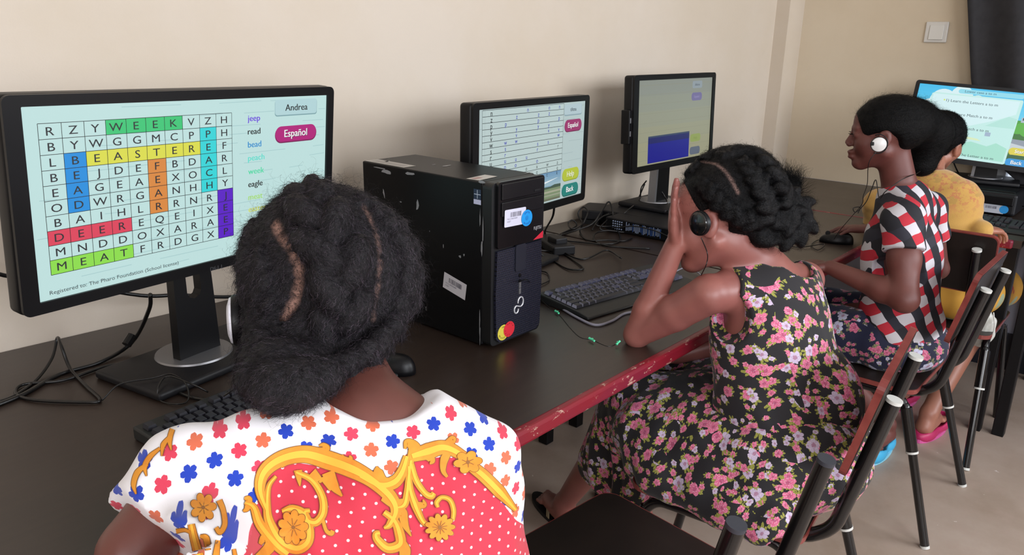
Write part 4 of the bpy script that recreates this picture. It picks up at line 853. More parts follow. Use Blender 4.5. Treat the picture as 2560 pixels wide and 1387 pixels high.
def braid(S, P, w, N0, k=.005, twist=.55, flat=.62, lift=.0):
    """a plait: lobes alternating left and right of a centre line P, w = half width (number or list)"""
    P = np.array(catmull(P, 12)); seg = np.linalg.norm(np.diff(P, axis=0), axis=1); s_ = np.concatenate([[0], np.cumsum(seg)]); ww = np.interp(np.linspace(0, 1, 50), np.linspace(0, 1, len(w) if hasattr(w, '__len__') else 2), w if hasattr(w, '__len__') else [w, w])
    x = 0; i = 0
    while x < s_[-1]:
        W_ = np.interp(x/s_[-1], np.linspace(0, 1, 50), ww); c = np.array([np.interp(x, s_, P[:, j]) for j in range(3)]); c2 = np.array([np.interp(min(x+.01, s_[-1]), s_, P[:, j]) for j in range(3)]); c1 = np.array([np.interp(max(x-.01, 0), s_, P[:, j]) for j in range(3)])
        t = nrm(c2-c1); n_ = N0(c) if callable(N0) else N0; n_ = nrm(n_-t*(n_@t)); b = np.cross(t, n_); sd = 1 if i % 2 else -1; c = c+n_*W_*lift
        a1 = nrm(t+b*sd*-twist*sd*sd if False else t*1.0-b*sd*twist); a2 = np.cross(n_, a1); S.ell(c+b*sd*W_*.40, (W_*.95, W_*.52, W_*flat), np.stack([a1, a2, n_], 1), k); x += W_*.66; i += 1
    return P
# ================================================================== girl 1: foreground, from behind, white flowered dress
def person(name, loc, label, group=None): return thing(name, loc, label, 'person', group)
SK1 = skin_mat('deep_brown_skin', '#5a332c', '#6b3d35'); SK2 = skin_mat('brown_skin', '#84504a', '#925a51'); SK3 = skin_mat('dark_brown_skin', '#5c302a', '#683a33', .52)
HM1 = hair_mat('frizzy_black_hair', '#060507', '#1c161d', '#9a7568', .6, .35); HM2 = hair_mat('black_hair', '#020203', '#08070c', '#8b6f68', .40, .22); HM3 = hair_mat('smooth_black_hair', '#030303', '#070607', '#6b4a40', .5, .15)
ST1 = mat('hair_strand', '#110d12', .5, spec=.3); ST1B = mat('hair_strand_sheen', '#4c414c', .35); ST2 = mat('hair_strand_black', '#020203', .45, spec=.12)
EYEW = mat('eye_white', '#c9c2bd', .3); EYED = mat('eye_iris', '#140c08', .2)
def eyes(t, hc, H, sc, L):
    for x in (-1, 1):
        c = hc+H@(np.array([.031*x, .0755, -.001])*sc); b = MB(); b.lathe([(.0118*math.cos(a)*sc, .0118*math.sin(a)*sc) for a in np.linspace(-1.5, 1.5, 9)], c, H[:, 1], 18)
        b.lathe([(.0055*sc, .0105*sc), (.0045*sc, .0118*sc), (0, .0122*sc)], c, H[:, 1], 14, mi=1); b.link('eye', [EYEW, EYED], t, L, True)
def finish(S, name, m, t, attrs=None, it=1):
    V, F = S.mesh(); V = relax(V, F, it) if it else V; a = {k: f(V) for k, f in (attrs or {}).items()}
    o = fast_obj(name, V, F, m, t, t.location, a); return o, V, F
def headphone(label, c, ax, up, rad, col, th=.016, name='ear_clip_headphone', lead=None, hook=True):
    """flat disc speaker clipped over the ear; ax = outward axis"""
    ax = nrm(ax); up = nrm(up-ax*(up@ax)); fw = np.cross(up, ax); c = np.asarray(c, float); t = thing(name, c, label, 'headphones'); L = t.location
    MB().lathe([(rad*.8, -th*.5), (rad, -th*.35), (rad*1.02, 0), (rad*.98, th*.18)], c, ax, 36).link('speaker_rim', M_BLK, t, L, 40)
    MB().lathe([(rad*.94, th*.15), (rad*.90, th*.34), (rad*.6, th*.52), (0, th*.58)], c, ax, 36).link('speaker_cover', col, t, L, 40)
    MB().lathe([(rad*.72, -th*.5), (rad*.80, -th*.75), (rad*.6, -th*1.0), (0, -th*1.0)], c, ax, 28).link('ear_pad', M_BLK2, t, L, 40)
    if hook:
        pts = [c-ax*th*.4+(up*math.cos(a)*rad*1.25+fw*math.sin(a)*rad*1.15)-ax*.006 for a in np.linspace(-.4, 3.6, 16)]; MB().tube(pts, .0016, 6).link('ear_hook', M_BLK, t, L, True)
    if lead: MB().tube(lead, .0011, 5, 6).link('lead', M_CABLE, t, L, True)
    return t
def girl1():
    t = person('person', at(820, 1387, .80)*[1, 1, 0]+[0, 0, 0], 'person with thick braided hair in a white, red and gold flowered dress, seen from behind'); Lr = t.location
    H = frame((.62, .78, -.12), (0, 0, 1)); hc = at(812, 700, 1.045); T = frame((.50, .866, 0), (0, 0, 1)); s_, f_ = T[:, 0], T[:, 1]
    neck = at(915, 985, .945); shL = at(478, 1185, .85); shR = at(1180, 1150, .945); up = nrm(np.array([f_[0]*.42, f_[1]*.42, .9])); hip = neck-up*.44
    elL = at(335, 1380, .79); wrL = np.array([.47, .93, .80]); elR = at(1195, 1330, 1.02); wrR = np.array([.62, .62, .66])
    # body
    S = Sdf((-.05, .05, -.02), (1.0, 1.22, 1.25), .006); head(S, hc, H, 1.0); S.seg(neck-up*.03, hc+H@np.array([0, -.012, -.055]), .052, .047, .02)
    R = torso(S, hip, neck, shL, shR, T); limb(S, [shL, elL, elL+(wrL-elL)*.3, wrL], [.042, .033, .031, .021]); limb(S, [shR, elR, elR+(wrR-elR)*.3, wrR], [.042, .033, .031, .021])
    hand(S, wrL, (wrL-elL)*[1, 1, 0]+[0, 0, -.02], np.array([0, 0, -1.]), 1); hand(S, wrR, (wrR-elR), np.array([0, 0, -1.]), -1)
    for sx in (-1, 1):
        h = hip+s_*.075*sx-up*.02; kn = h+f_*.36+s_*.03*sx; kn[2] = .50; an = kn+f_*.03; an[2] = .085; limb(S, [h, kn, kn*.72+an*.28, an], [.078, .05, .047, .028]); foot(S, an, f_)
    S.ell(at(606, 800, 1.025), (.012, .022, .031), H, .006); S.seg(at(612, 800, 1.03), hc-H[:, 0]*.06, .016, .03, .02)
    finish(S, 'body', SK1, t, {'tint': lambda V: np.zeros(len(V))})
    eyes(t, hc, H, 1.0, Lr)
    # dress
    S = Sdf((-.02, .1, .40), (.95, 1.05, 1.12), .0052); U = R[:, 2]; Bk = -R[:, 1]
    S.ell(hip+U*.02, (.185, .15, .16), R, .05); S.ell(hip+U*.17, (.178, .130, .16), R, .06); S.ell(hip+U*.29, (.170, .112, .13), R, .06)
    S.seg(shL, neck-U*.045, .050, .062, .05); S.seg(shR, neck-U*.035, .052, .066, .05)
    S.seg(shL+(hip-shL)*.12, at(470, 1500, .72), .052, .075, .05)
    hemL = shL+(elL-shL)*.66; hemR = shR+(elR-shR)*.55
    S.seg(shL+Bk*.0, hemL, .050, .062, .03); S.seg(shR, hemR+f_*.02, .050, .064, .03)
    dL = nrm(elL-shL); S.half(hemL+dL*.005, dL+s_*-.25, .003, (hemL-[.14, .14, .14], hemL+np.array([.045, .07, .10])))
    S.ell(neck+U*.035+s_*.012-Bk*.018, (.100, .078, .062), R, .006, True)
    S.ell(at(955, 968, .90), (.078, .10, .034), np.stack([CR, CF, CU], 1), .006, True)
    for hh in ((.03, .9, .012, 30), (-.02, .6, .008, 48)): pass
    def folds(x, y, z):
        a = (x*s_[0]+y*s_[1]); b = z; return .0022*np.sin(a*62+b*38)+.0016*np.sin(a*31-b*85)+.0012*np.sin(a*120+b*15)
    S.field(folds)
    def cloth(V): return np.stack([V@s_, V@nrm(U*.55+Bk*-.0+np.array([0, 0, .5])), V@f_], 1)
    bound = [(-300, 1387), (300, 1500), (470, 1500), (580, 1500), (640, 1290), (655, 1200), (700, 1150), (800, 1165), (930, 1205), (1010, 1190), (1040, 1150), (1120, 1140), (1180, 1175), (1235, 1230), (1290, 1300), (1500, 1420)]
    def red(V):
        q = project(V); g = np.interp(q[:, 0], [b[0] for b in bound], [b[1] for b in bound]); return np.clip((q[:, 1]-g)/14+.5, 0, 1)
    m = NT('flowered_dress_print'); cl = m.n('Attribute', attribute_name='cloth'); sp = m.n('SeparateXYZ'); m.l(cl.outputs['Vector'], sp.inputs[0]); rd = m.n('Attribute', attribute_name='red_field').outputs['Fac']
    G = .0262
    def lattice(scale, ox=0.0):
        X = m.math('MULTIPLY', m.math('ADD', sp.outputs[0], m.math('MULTIPLY', sp.outputs[1], .32)), 1/scale); Y = m.math('MULTIPLY', m.math('SUBTRACT', sp.outputs[1], m.math('MULTIPLY', sp.outputs[0], .22)), 1/(scale*.86))
        row = m.math('FLOOR', Y); X = m.math('ADD', X, m.math('MULTIPLY', m.math('FLOORED_MODULO', row, 2.0), .5)); cx = m.math('FLOOR', X)
        dx = m.math('SUBTRACT', m.math('FRACT', X), .5); dy = m.math('SUBTRACT', m.math('FRACT', Y), .5); return dx, dy, cx, row
    dx, dy, cx, row = lattice(G); rr = m.math('SQRT', m.math('ADD', m.math('MULTIPLY', dx, dx), m.math('MULTIPLY', dy, dy))); cv = m.n('CombineXYZ'); m.l(cx, cv.inputs[0]); m.l(row, cv.inputs[1]); wn = m.n('TexWhiteNoise', noise_dimensions='2D'); m.l(cv.outputs[0], wn.inputs['Vector'])
    an = m.math('ADD', m.math('ARCTAN2', dy, dx), m.math('MULTIPLY', wn.outputs['Value'], 6.0)); pet = m.math('ABSOLUTE', m.math('COSINE', m.math('MULTIPLY', an, 2.5)))
    R0 = m.math('MULTIPLY_ADD', m.math('POWER', pet, .45), .17, .17); R0 = m.math('SUBTRACT', R0, m.math('MULTIPLY', m.math('ABSOLUTE', m.math('COSINE', m.math('MULTIPLY', an, 7.5))), .018)); fl = m.step(m.math('SUBTRACT', R0, rr), -.008, .008)
    h = m.math('FLOORED_MODULO', m.math('ADD', m.math('ADD', cx, m.math('MULTIPLY', row, 2.0)), m.math('FLOOR', m.math('MULTIPLY', wn.outputs['Value'], 1.35))), 3.0)
    c_ = m.mix(m.step(h, .5, .51), lin('#0c36ac'), lin('#d03450')); c_ = m.mix(m.step(h, 1.5, 1.51), c_, lin('#cf6444')); wcol = m.mix(fl, lin('#e9e6ea'), c_)
    dx, dy, cx, row = lattice(.0142); r2 = m.math('SQRT', m.math('ADD', m.math('MULTIPLY', dx, dx), m.math('MULTIPLY', dy, dy))); dots = m.step(m.math('SUBTRACT', .115, r2), -.02, .02); rcol = m.mix(dots, lin('#c42a40'), lin('#eecfcf'))
    m.base(m.mix(m.step(rd, .45, .55), wcol, rcol)); m.rough(.75); m.b.inputs['Sheen Weight'].default_value = .15; m.bump(m.noise(m.coord(), 900, 2)[0], .15, .0004)
    o, V, F = finish(S, 'dress', m.m, t, {'cloth': cloth, 'red_field': red}, 2)
    # gilded scrolls printed on the cloth: ribbons laid on the surface
    bvh = BVHTree.FromPolygons(V.tolist(), F.tolist()); cv_ = Vector(CAM)
    def onto(px, py, off):
        r = Vector(nrm(ray(px, py))); h_ = bvh.ray_cast(cv_, r)
        if h_[0] is None: return None
        return np.array(h_[0])-np.array(r)*off
    gold, dark, light = MB(), MB(), MB()
    def ribbon(B, P, W_, off):
        P = np.array(catmull([np.array([p[0], p[1], 0.]) for p in P], 7)); n = len(P); w_ = np.interp(np.linspace(0, 1, n), np.linspace(0, 1, len(W_)), W_); T_ = np.gradient(P, axis=0); T_ /= np.linalg.norm(T_, axis=1)[:, None]+1e-9; prev = None; V_ = []; F_ = []
        for i in range(n):
            rowp = [onto(P[i, 0]-T_[i, 1]*w_[i]*a, P[i, 1]+T_[i, 0]*w_[i]*a, off) for a in (-1, -.33, .33, 1)]
            if any(p is None for p in rowp): prev = None; continue
            b = len(V_); V_ += rowp
            if prev is not None and np.linalg.norm(np.array(V_[b])-np.array(V_[prev])) < .03:
                for a in range(3): F_.append([prev+a, prev+a+1, b+a+1, b+a])
            prev = b
        if F_: B.add(V_, F_)
    def stroke(P, W_, hl=True):
        ribbon(dark, P, [w+1.7 for w in W_], .0016); ribbon(gold, P, W_, .0022)
        if hl: ribbon(light, P, [w*.42 for w in W_], .0028)
    def blob(cx_, cy_, r0, r1, npet, ph=0, B=None, sq=1.0):
        for BB, e, off in ((dark, 1.8, .0030), (gold, 0, .0036)):
            c0 = onto(cx_, cy_, off)
            if c0 is None: return
            ring = [onto(cx_+(r0+(r1-r0)*abs(math.cos(npet*a/2+ph))**.7+e)*math.cos(a), cy_+sq*(r0+(r1-r0)*abs(math.cos(npet*a/2+ph))**.7+e)*math.sin(a), off) for a in np.linspace(0, 2*math.pi, npet*10+1)[:-1]]
            if any(p is None for p in ring): return
            n = len(ring); BB.add([c0]+ring, [[0, 1+i, 1+(i+1) % n] for i in range(n)])
        c0 = onto(cx_, cy_, .0042); rg = [onto(cx_+5*math.cos(a), cy_+5*math.sin(a), .0042) for a in np.linspace(0, 6.283, 11)[:-1]]
        if c0 is not None and all(p is not None for p in rg): dark.add([c0]+rg, [[0, 1+i, 1+(i+1) % 10] for i in range(10)])
        for k in range(npet): 
            a = 2*math.pi*(k+.5)/npet-ph*2/npet; ribbon(dark, [(cx_+6*math.cos(a), cy_+6*math.sin(a)*sq), (cx_+r0*.75*math.cos(a+.1), cy_+r0*.75*math.sin(a+.1)*sq)], [.9, .7], .0042)
    # big left scroll
    stroke([(668, 1278), (650, 1225), (660, 1180), (700, 1148), (760, 1135), (820, 1150), (880, 1172), (930, 1200), (975, 1240), (990, 1275), (975, 1310), (960, 1320)], [6, 12, 16, 19, 21, 23, 22, 18, 16, 13, 9, 3])
    stroke([(700, 1160), (760, 1128), (800, 1128), (818, 1120), (808, 1112), (797, 1114)], [10, 12, 9, 7, 5, 1], False); stroke([(840, 1158), (862, 1156), (876, 1146), (874, 1138)], [12, 10, 6, 1], False); stroke([(866, 1156), (856, 1136)], [6, 1], False)
    stroke([(740, 1180), (780, 1200), (805, 1240), (808, 1280), (790, 1305), (768, 1300), (762, 1280), (775, 1276)], [6, 8, 9, 10, 10, 9, 7, 5]); stroke([(805, 1290), (815, 1325), (828, 1333), (832, 1326)], [4, 4, 6, 5], False)
    stroke([(690, 1190), (672, 1215), (668, 1255), (672, 1300), (700, 1350), (740, 1370), (768, 1355), (772, 1320), (758, 1285), (730, 1272), (705, 1278)], [4, 6, 8, 11, 14, 15, 13, 12, 12, 10, 5])
    stroke([(612, 1256), (634, 1268), (650, 1310), (690, 1360), (720, 1385)], [4, 9, 12, 13, 12]); stroke([(611, 1245), (622, 1248), (618, 1270), (608, 1278)], [3, 8, 7, 2], False)
    stroke([(745, 1175), (748, 1200), (750, 1215)], [10, 5, 1], False); stroke([(780, 1180), (800, 1200), (797, 1205)], [12, 6, 1], False); stroke([(820, 1180), (835, 1215), (855, 1240)], [16, 12, 2], False); stroke([(812, 1190), (826, 1226)], [14, 2], False)
    blob(733, 1318, 27, 38, 9, .3, sq=1.15)
    # middle drop and leaves
    stroke([(1000, 1195), (960, 1205), (945, 1180), (942, 1165)], [3, 14, 12, 1], False); stroke([(900, 1190), (950, 1212), (985, 1205), (1005, 1180), (1018, 1140)], [8, 15, 16, 13, 9])
    stroke([(985, 1270), (1010, 1262), (1018, 1230), (1022, 1190), (1028, 1150)], [2, 9, 8, 7, 7]); stroke([(955, 1245), (985, 1258), (1012, 1250)], [6, 12, 4], False)
    stroke([(1028, 1150), (1036, 1120), (1018, 1105), (1012, 1122)], [11, 16, 8, 2], False); stroke([(1030, 1140), (1070, 1128), (1110, 1118), (1150, 1135), (1180, 1165), (1210, 1190), (1250, 1230), (1290, 1275)], [14, 20, 17, 13, 14, 15, 15, 5])
    stroke([(1062, 1130), (1080, 1150), (1075, 1160)], [14, 8, 1], False); stroke([(1028, 1160), (1040, 1200), (1062, 1232), (1078, 1240), (1085, 1232)], [7, 8, 7, 8, 6]); stroke([(1022, 1165), (1025, 1220), (1038, 1262), (1055, 1300), (1068, 1312)], [6, 8, 10, 7, 6])
    stroke([(1040, 1262), (1060, 1262), (1058, 1248)], [8, 7, 1], False); stroke([(1095, 1268), (1092, 1255), (1105, 1243), (1125, 1250), (1134, 1275), (1132, 1300)], [4, 6, 5, 6, 6, 5])
    blob(1100, 1318, 25, 38, 11, .2, sq=.9)
    stroke([(1118, 1110), (1132, 1098), (1135, 1108)], [9, 9, 2], False); stroke([(1130, 1120), (1112, 1145), (1108, 1175), (1118, 1192)], [7, 10, 6, 3], False); blob(1170, 1155, 22, 36, 6, .5, sq=.8)
    stroke([(960, 1280), (985, 1300), (998, 1330), (1000, 1360), (970, 1370), (945, 1350), (940, 1335), (950, 1332)], [7, 9, 12, 13, 12, 10, 8, 6]); stroke([(985, 1290), (1005, 1280), (1012, 1310), (1028, 1340)], [5, 12, 9, 1], False); stroke([(1000, 1350), (1012, 1375), (1010, 1400)], [10, 14, 12], False); stroke([(1198, 1185), (1240, 1215), (1250, 1240), (1225, 1215)], [6, 12, 5, 2], False)
    # left sprig
    blob(508, 1268, 20, 33, 7, .3, sq=1.1); stroke([(548, 1250), (558, 1275), (562, 1310), (550, 1330), (540, 1318)], [7, 6, 6, 6, 5], False); stroke([(478, 1310), (485, 1345), (500, 1400)], [8, 10, 12]); stroke([(440, 1328), (462, 1325), (478, 1332)], [5, 4, 3], False); stroke([(520, 1375), (515, 1345), (500, 1340)], [6, 8, 3], False); stroke([(540, 1390), (545, 1350)], [8, 5], False)
    stroke([(640, 1400), (672, 1370), (675, 1350), (660, 1345), (650, 1360)], [10, 14, 12, 10, 4], False); stroke([(590, 1400), (585, 1372)], [5, 4], False)
    for P, W_ in (([(440, 1055), (430, 1075), (424, 1100), (428, 1125)], [2, 6, 6, 1]), ([(424, 1092), (408, 1112), (404, 1140)], [4, 6, 1]), ([(478, 1012), (455, 1035), (435, 1060)], [3, 5, 5]), ([(400, 1120), (376, 1140), (362, 1165), (366, 1190)], [3, 6, 6, 1]), ([(368, 1160), (344, 1180), (334, 1210), (340, 1235)], [4, 7, 6, 1]), ([(600, 972), (570, 985), (545, 998)], [2, 4, 2])): stroke(P, W_, False)
    for B, n_, c in ((dark, 'scroll_outline', mat('print_brown', '#8a5a2a', .8)), (gold, 'scroll_print', mat('print_gold', '#cc7a1c', .75, col2='#dc922a', scale=30)), (light, 'scroll_highlight', mat('print_yellow', '#e6ac38', .75))):
        if B.n: o2 = B.link(n_, c, o, Lr, True); o2['kind'] = 'stuff'
    # frayed hem
    # hair
    hr = np.array([.116, .120, .128]); hq = at(818, 690, 1.045)
    S = Sdf(hq-[.20, .20, .24], hq+np.array([.20, .20, .20]), .0036)
    S.ell(hq, hr*[.96, .96, .97], None, .01); S.ell(at(770, 880, 1.0), (.088, .075, .06), None, .05)
    E_ = lambda px, py, k=1.0: ehit(px, py, hq, hr*k); Nf = lambda c: nrm(c-hq)
    cen = [E_(762, 475), E_(788, 520), E_(808, 580), E_(838, 640), E_(852, 710), E_(848, 780), E_(832, 850), at(815, 910, .945)]
    braid(S, cen, [.022, .034, .040, .041, .038, .033, .028], Nf, k=.004, lift=.12)
    braid(S, [E_(640, 640), E_(652, 700), E_(662, 760), E_(668, 820), at(665, 870, .93), at(690, 925, .89)], [.012, .018, .021, .023, .025, .026], Nf)
    braid(S, [E_(905, 500, .98), E_(980, 560), E_(1022, 640), E_(1020, 730), E_(985, 810), at(930, 880, .95), at(850, 925, .915), at(790, 945, .88)], [.012, .020, .025, .027, .026, .024, .024, .022], Nf)
    braid(S, [E_(620, 560, .97), E_(612, 640), E_(622, 720), at(632, 800, .97), at(640, 880, .95)], [.010, .014, .017, .020, .022], Nf)
    for px, py, d, r in ((650, 945, .885, .028), (700, 965, .865, .034), (755, 955, .868, .032), (700, 910, .90, .034), (808, 940, .88, .024), (735, 985, .855, .022), (650, 900, .92, .026), (690, 925, .93, .04), (760, 920, .93, .04)): S.ell(at(px, py, d), (r, r, r*.9), None, .008)
    pL = [E_(688, 560, .965), E_(700, 590, .965), E_(728, 620, .965), E_(744, 660, .965), E_(748, 700, .965), E_(738, 750, .965), E_(712, 800, .965)]; pR = [E_(912, 520, .965), E_(938, 570, .965), E_(952, 630, .965), E_(950, 700, .965), E_(936, 770, .965), E_(932, 800, .965)]
    for P in (pL, pR):
        for a, b in zip(P[:-1], P[1:]): S.seg(a*1.0+Nf(a)*.006, b+Nf(b)*.006, .006, .006, .008, True)
    S.field(lambda x, y, z: .0016*np.sin(x*420+y*130)*np.sin(z*390+y*210)+.0010*np.sin(x*910)*np.sin(y*870)*np.sin(z*930))
    # open the hair where the face is
    fc = hc+H@np.array([0, .10, -.045]); S.ell(fc, (.075, .075, .095), H, .01, True)
    S.half(hc+H@np.array([0, .055, 0]), H[:, 1]*1.0+H[:, 2]*-.5, .01, (fc-[.1, .1, .12], fc+np.array([.1, .1, .05])))
    S.ell(at(598, 800, 1.0), (.016, .030, .036), np.stack([CR, CF, CU], 1), .006, True)
    part = lambda V: np.clip(1.25-pathdist(V, pL)/.0066, 0, 1)+np.clip(1.1-pathdist(V, pR)/.0042, 0, 1)*.6
    o, V, F = finish(S, 'hair', HM1, t, {'part': part}, 0); N = normals(V, F); pm = part(V); q = project(V)
    fl_ = -(V-cen[3]); 
    seam = np.where((q[:, 0] < 745)[:, None], -CR*1.0-CU*.9, CR*.25-CU*1.1); w1 = np.sin(V@np.array([60, 45, 50.]))[:, None]; flow = seam+CR*w1*.8
    strands('hair_strands', V, N, 17000, .017, .00026, ST1, o, Lr, curl=.0020, mask=np.where(pm < .25, 1.0, .25), seed=4, lift=.35, segs=5, flow=flow, fj=.35)
    strands('hair_sheen', V, N, 9500, .012, .00022, ST1B, o, Lr, curl=.0016, mask=(pm < .5)*1.0, seed=6, lift=.30, segs=5, flow=flow, fj=.25)  # paler strands: the highlights on the braids are put into their colour
    strands('hair_frizz', V, N, 3000, .030, .00014, ST1, o, Lr, curl=.006, mask=(pm < .1)*1.0, seed=5, lift=.95, segs=7)
    # headphone on the left ear
    ear = at(590, 800, 1.02); axw = nrm(-H[:, 0]); headphone('white disc headphone with black rim clipped to the foreground person with frizzy braids', at(588, 800, 1.015), axw-H[:, 1]*.12, H[:, 2], .033, mat('white_speaker', '#e6e6f2', .3), .018, lead=[at(598, 856, 1.01), at(602, 880, 1.0), at(596, 930, .99), at(590, 965, .98), at(560, 990, 1.0)])
girl1()
# ================================================================== girl 2: bent over her elbow, black floral dress
def floral_mat(name, base, big, white, leaf, sc=1.0, dens=(.12, .45), shade='#8c2f56'):
    """printed flowers with lobed petals and spiky leaves; the print lies on whichever axis plane the cloth faces"""
    m = NT(name); co = m.coord(); sp = m.n('SeparateXYZ'); m.l(co, sp.inputs[0]); ge = m.n('NewGeometry'); ns = m.n('SeparateXYZ'); m.l(ge.outputs['Normal'], ns.inputs[0])
    ax, ay, az = [m.math('ABSOLUTE', ns.outputs[i]) for i in range(3)]
    def pick(u1, v1, u2, v2, u3, v3):
        fy = m.math('GREATER_THAN', ay, ax); fz = m.math('GREATER_THAN', az, m.math('MAXIMUM', ax, ay)); mixf = lambda f, a, b: m.math('ADD', a, m.math('MULTIPLY', f, m.math('SUBTRACT', b, a)))
        return mixf(fz, mixf(fy, u1, u2), u3), mixf(fz, mixf(fy, v1, v2), v3)
    X, Y, Z = sp.outputs; u, v = pick(Y, Z, m.math('ADD', X, 3.3), Z, m.math('ADD', X, 7.1), m.math('ADD', Y, 1.7)); cv = m.n('CombineXYZ'); m.l(u, cv.inputs[0]); m.l(v, cv.inputs[1])
    nz = m.n('TexNoise'); nz.inputs['Scale'].default_value = 75/sc; nz.inputs['Detail'].default_value = 2; m.l(cv.outputs[0], nz.inputs['Vector']); vm = m.n('VectorMath', operation='MULTIPLY_ADD'); m.l(nz.outputs['Color'], vm.inputs[0]); vm.inputs[1].default_value = (.0085*sc, .0085*sc, 0); m.l(cv.outputs[0], vm.inputs[2])
    fine = m.noise(cv.outputs[0], 330/sc, 3, .6)[0]; col = lin(base)
    def layer(col, scale, Rf, Rl, h0, off):
        mp = m.n('VectorMath', operation='MULTIPLY_ADD'); m.l(vm.outputs[0], mp.inputs[0]); mp.inputs[1].default_value = (scale/sc, scale/sc, 0); mp.inputs[2].default_value = (off, off*.7, 0)
        vo = m.n('TexVoronoi', voronoi_dimensions='2D'); vo.inputs['Scale'].default_value = 1; vo.inputs['Randomness'].default_value = .85; m.l(mp.outputs[0], vo.inputs['Vector'])
        df = m.n('VectorMath', operation='SUBTRACT'); m.l(mp.outputs[0], df.inputs[0]); m.l(vo.outputs['Position'], df.inputs[1]); ds = m.n('SeparateXYZ'); m.l(df.outputs[0], ds.inputs[0]); hs = m.n('SeparateColor'); m.l(vo.outputs['Color'], hs.inputs[0]); h, g, k = hs.outputs[0], hs.outputs[1], hs.outputs[2]
        th = m.math('ADD', m.math('ARCTAN2', ds.outputs[1], ds.outputs[0]), m.math('MULTIPLY', h, 6.28)); r = vo.outputs['Distance']
        size = m.math('MULTIPLY_ADD', k, .45, .75); on = m.math('GREATER_THAN', g, h0)
        pet = m.math('POWER', m.math('ABSOLUTE', m.math('COSINE', m.math('MULTIPLY', th, 2.5))), .55); rf = m.math('MULTIPLY', m.math('MULTIPLY_ADD', pet, Rf*.36, Rf*.66), size)
        spk = m.math('POWER', m.math('ABSOLUTE', m.math('COSINE', m.math('MULTIPLY', th, 5.5))), .8); side = m.math('MULTIPLY_ADD', m.math('COSINE', m.math('MULTIPLY', th, 2.0)), .5, .5); rl = m.math('MULTIPLY', m.math('MULTIPLY', m.math('MULTIPLY_ADD', spk, Rl*.55, Rl*.50), size), m.math('MULTIPLY_ADD', side, .75, .35))
        lm = m.math('MULTIPLY', on, m.step(m.math('SUBTRACT', rl, r), -.006, .006)); lc = m.mix(m.step(fine, .4, .62), lin(leaf), lin('#a3a04c')); col = m.mix(lm, col, lc)
        fc = m.mix(m.math('GREATER_THAN', h, .68), lin(big), lin(white)); fc = m.mix(m.math('MULTIPLY', m.step(fine, .50, .62), .55), fc, lin('#e9cfdc')); core = m.step(m.math('SUBTRACT', m.math('MULTIPLY', rf, .35), r), -.02, .03); fc = m.mix(m.math('MULTIPLY', core, .6), fc, lin(shade))
        edge = m.math('MULTIPLY', m.step(m.math('SUBTRACT', .30, pet), -.1, .15), m.step(m.math('SUBTRACT', r, m.math('MULTIPLY', rf, .3)), 0, .02)); fc = m.mix(m.math('MULTIPLY', edge, .5), fc, lin(shade))
        return m.mix(m.math('MULTIPLY', on, m.step(m.math('SUBTRACT', rf, r), -.008, .008)), col, fc)
    col = layer(col, 42, .34, .55, dens[1], 3.3); col = layer(col, 23, .37, .58, dens[0], 0.0); col = layer(col, 27, .26, .40, .66, 9.7)
    m.base(col); m.rough(.8); m.b.inputs['Sheen Weight'].default_value = .1; m.bump(m.noise(co, 800, 2)[0], .15, .0004); return m.m
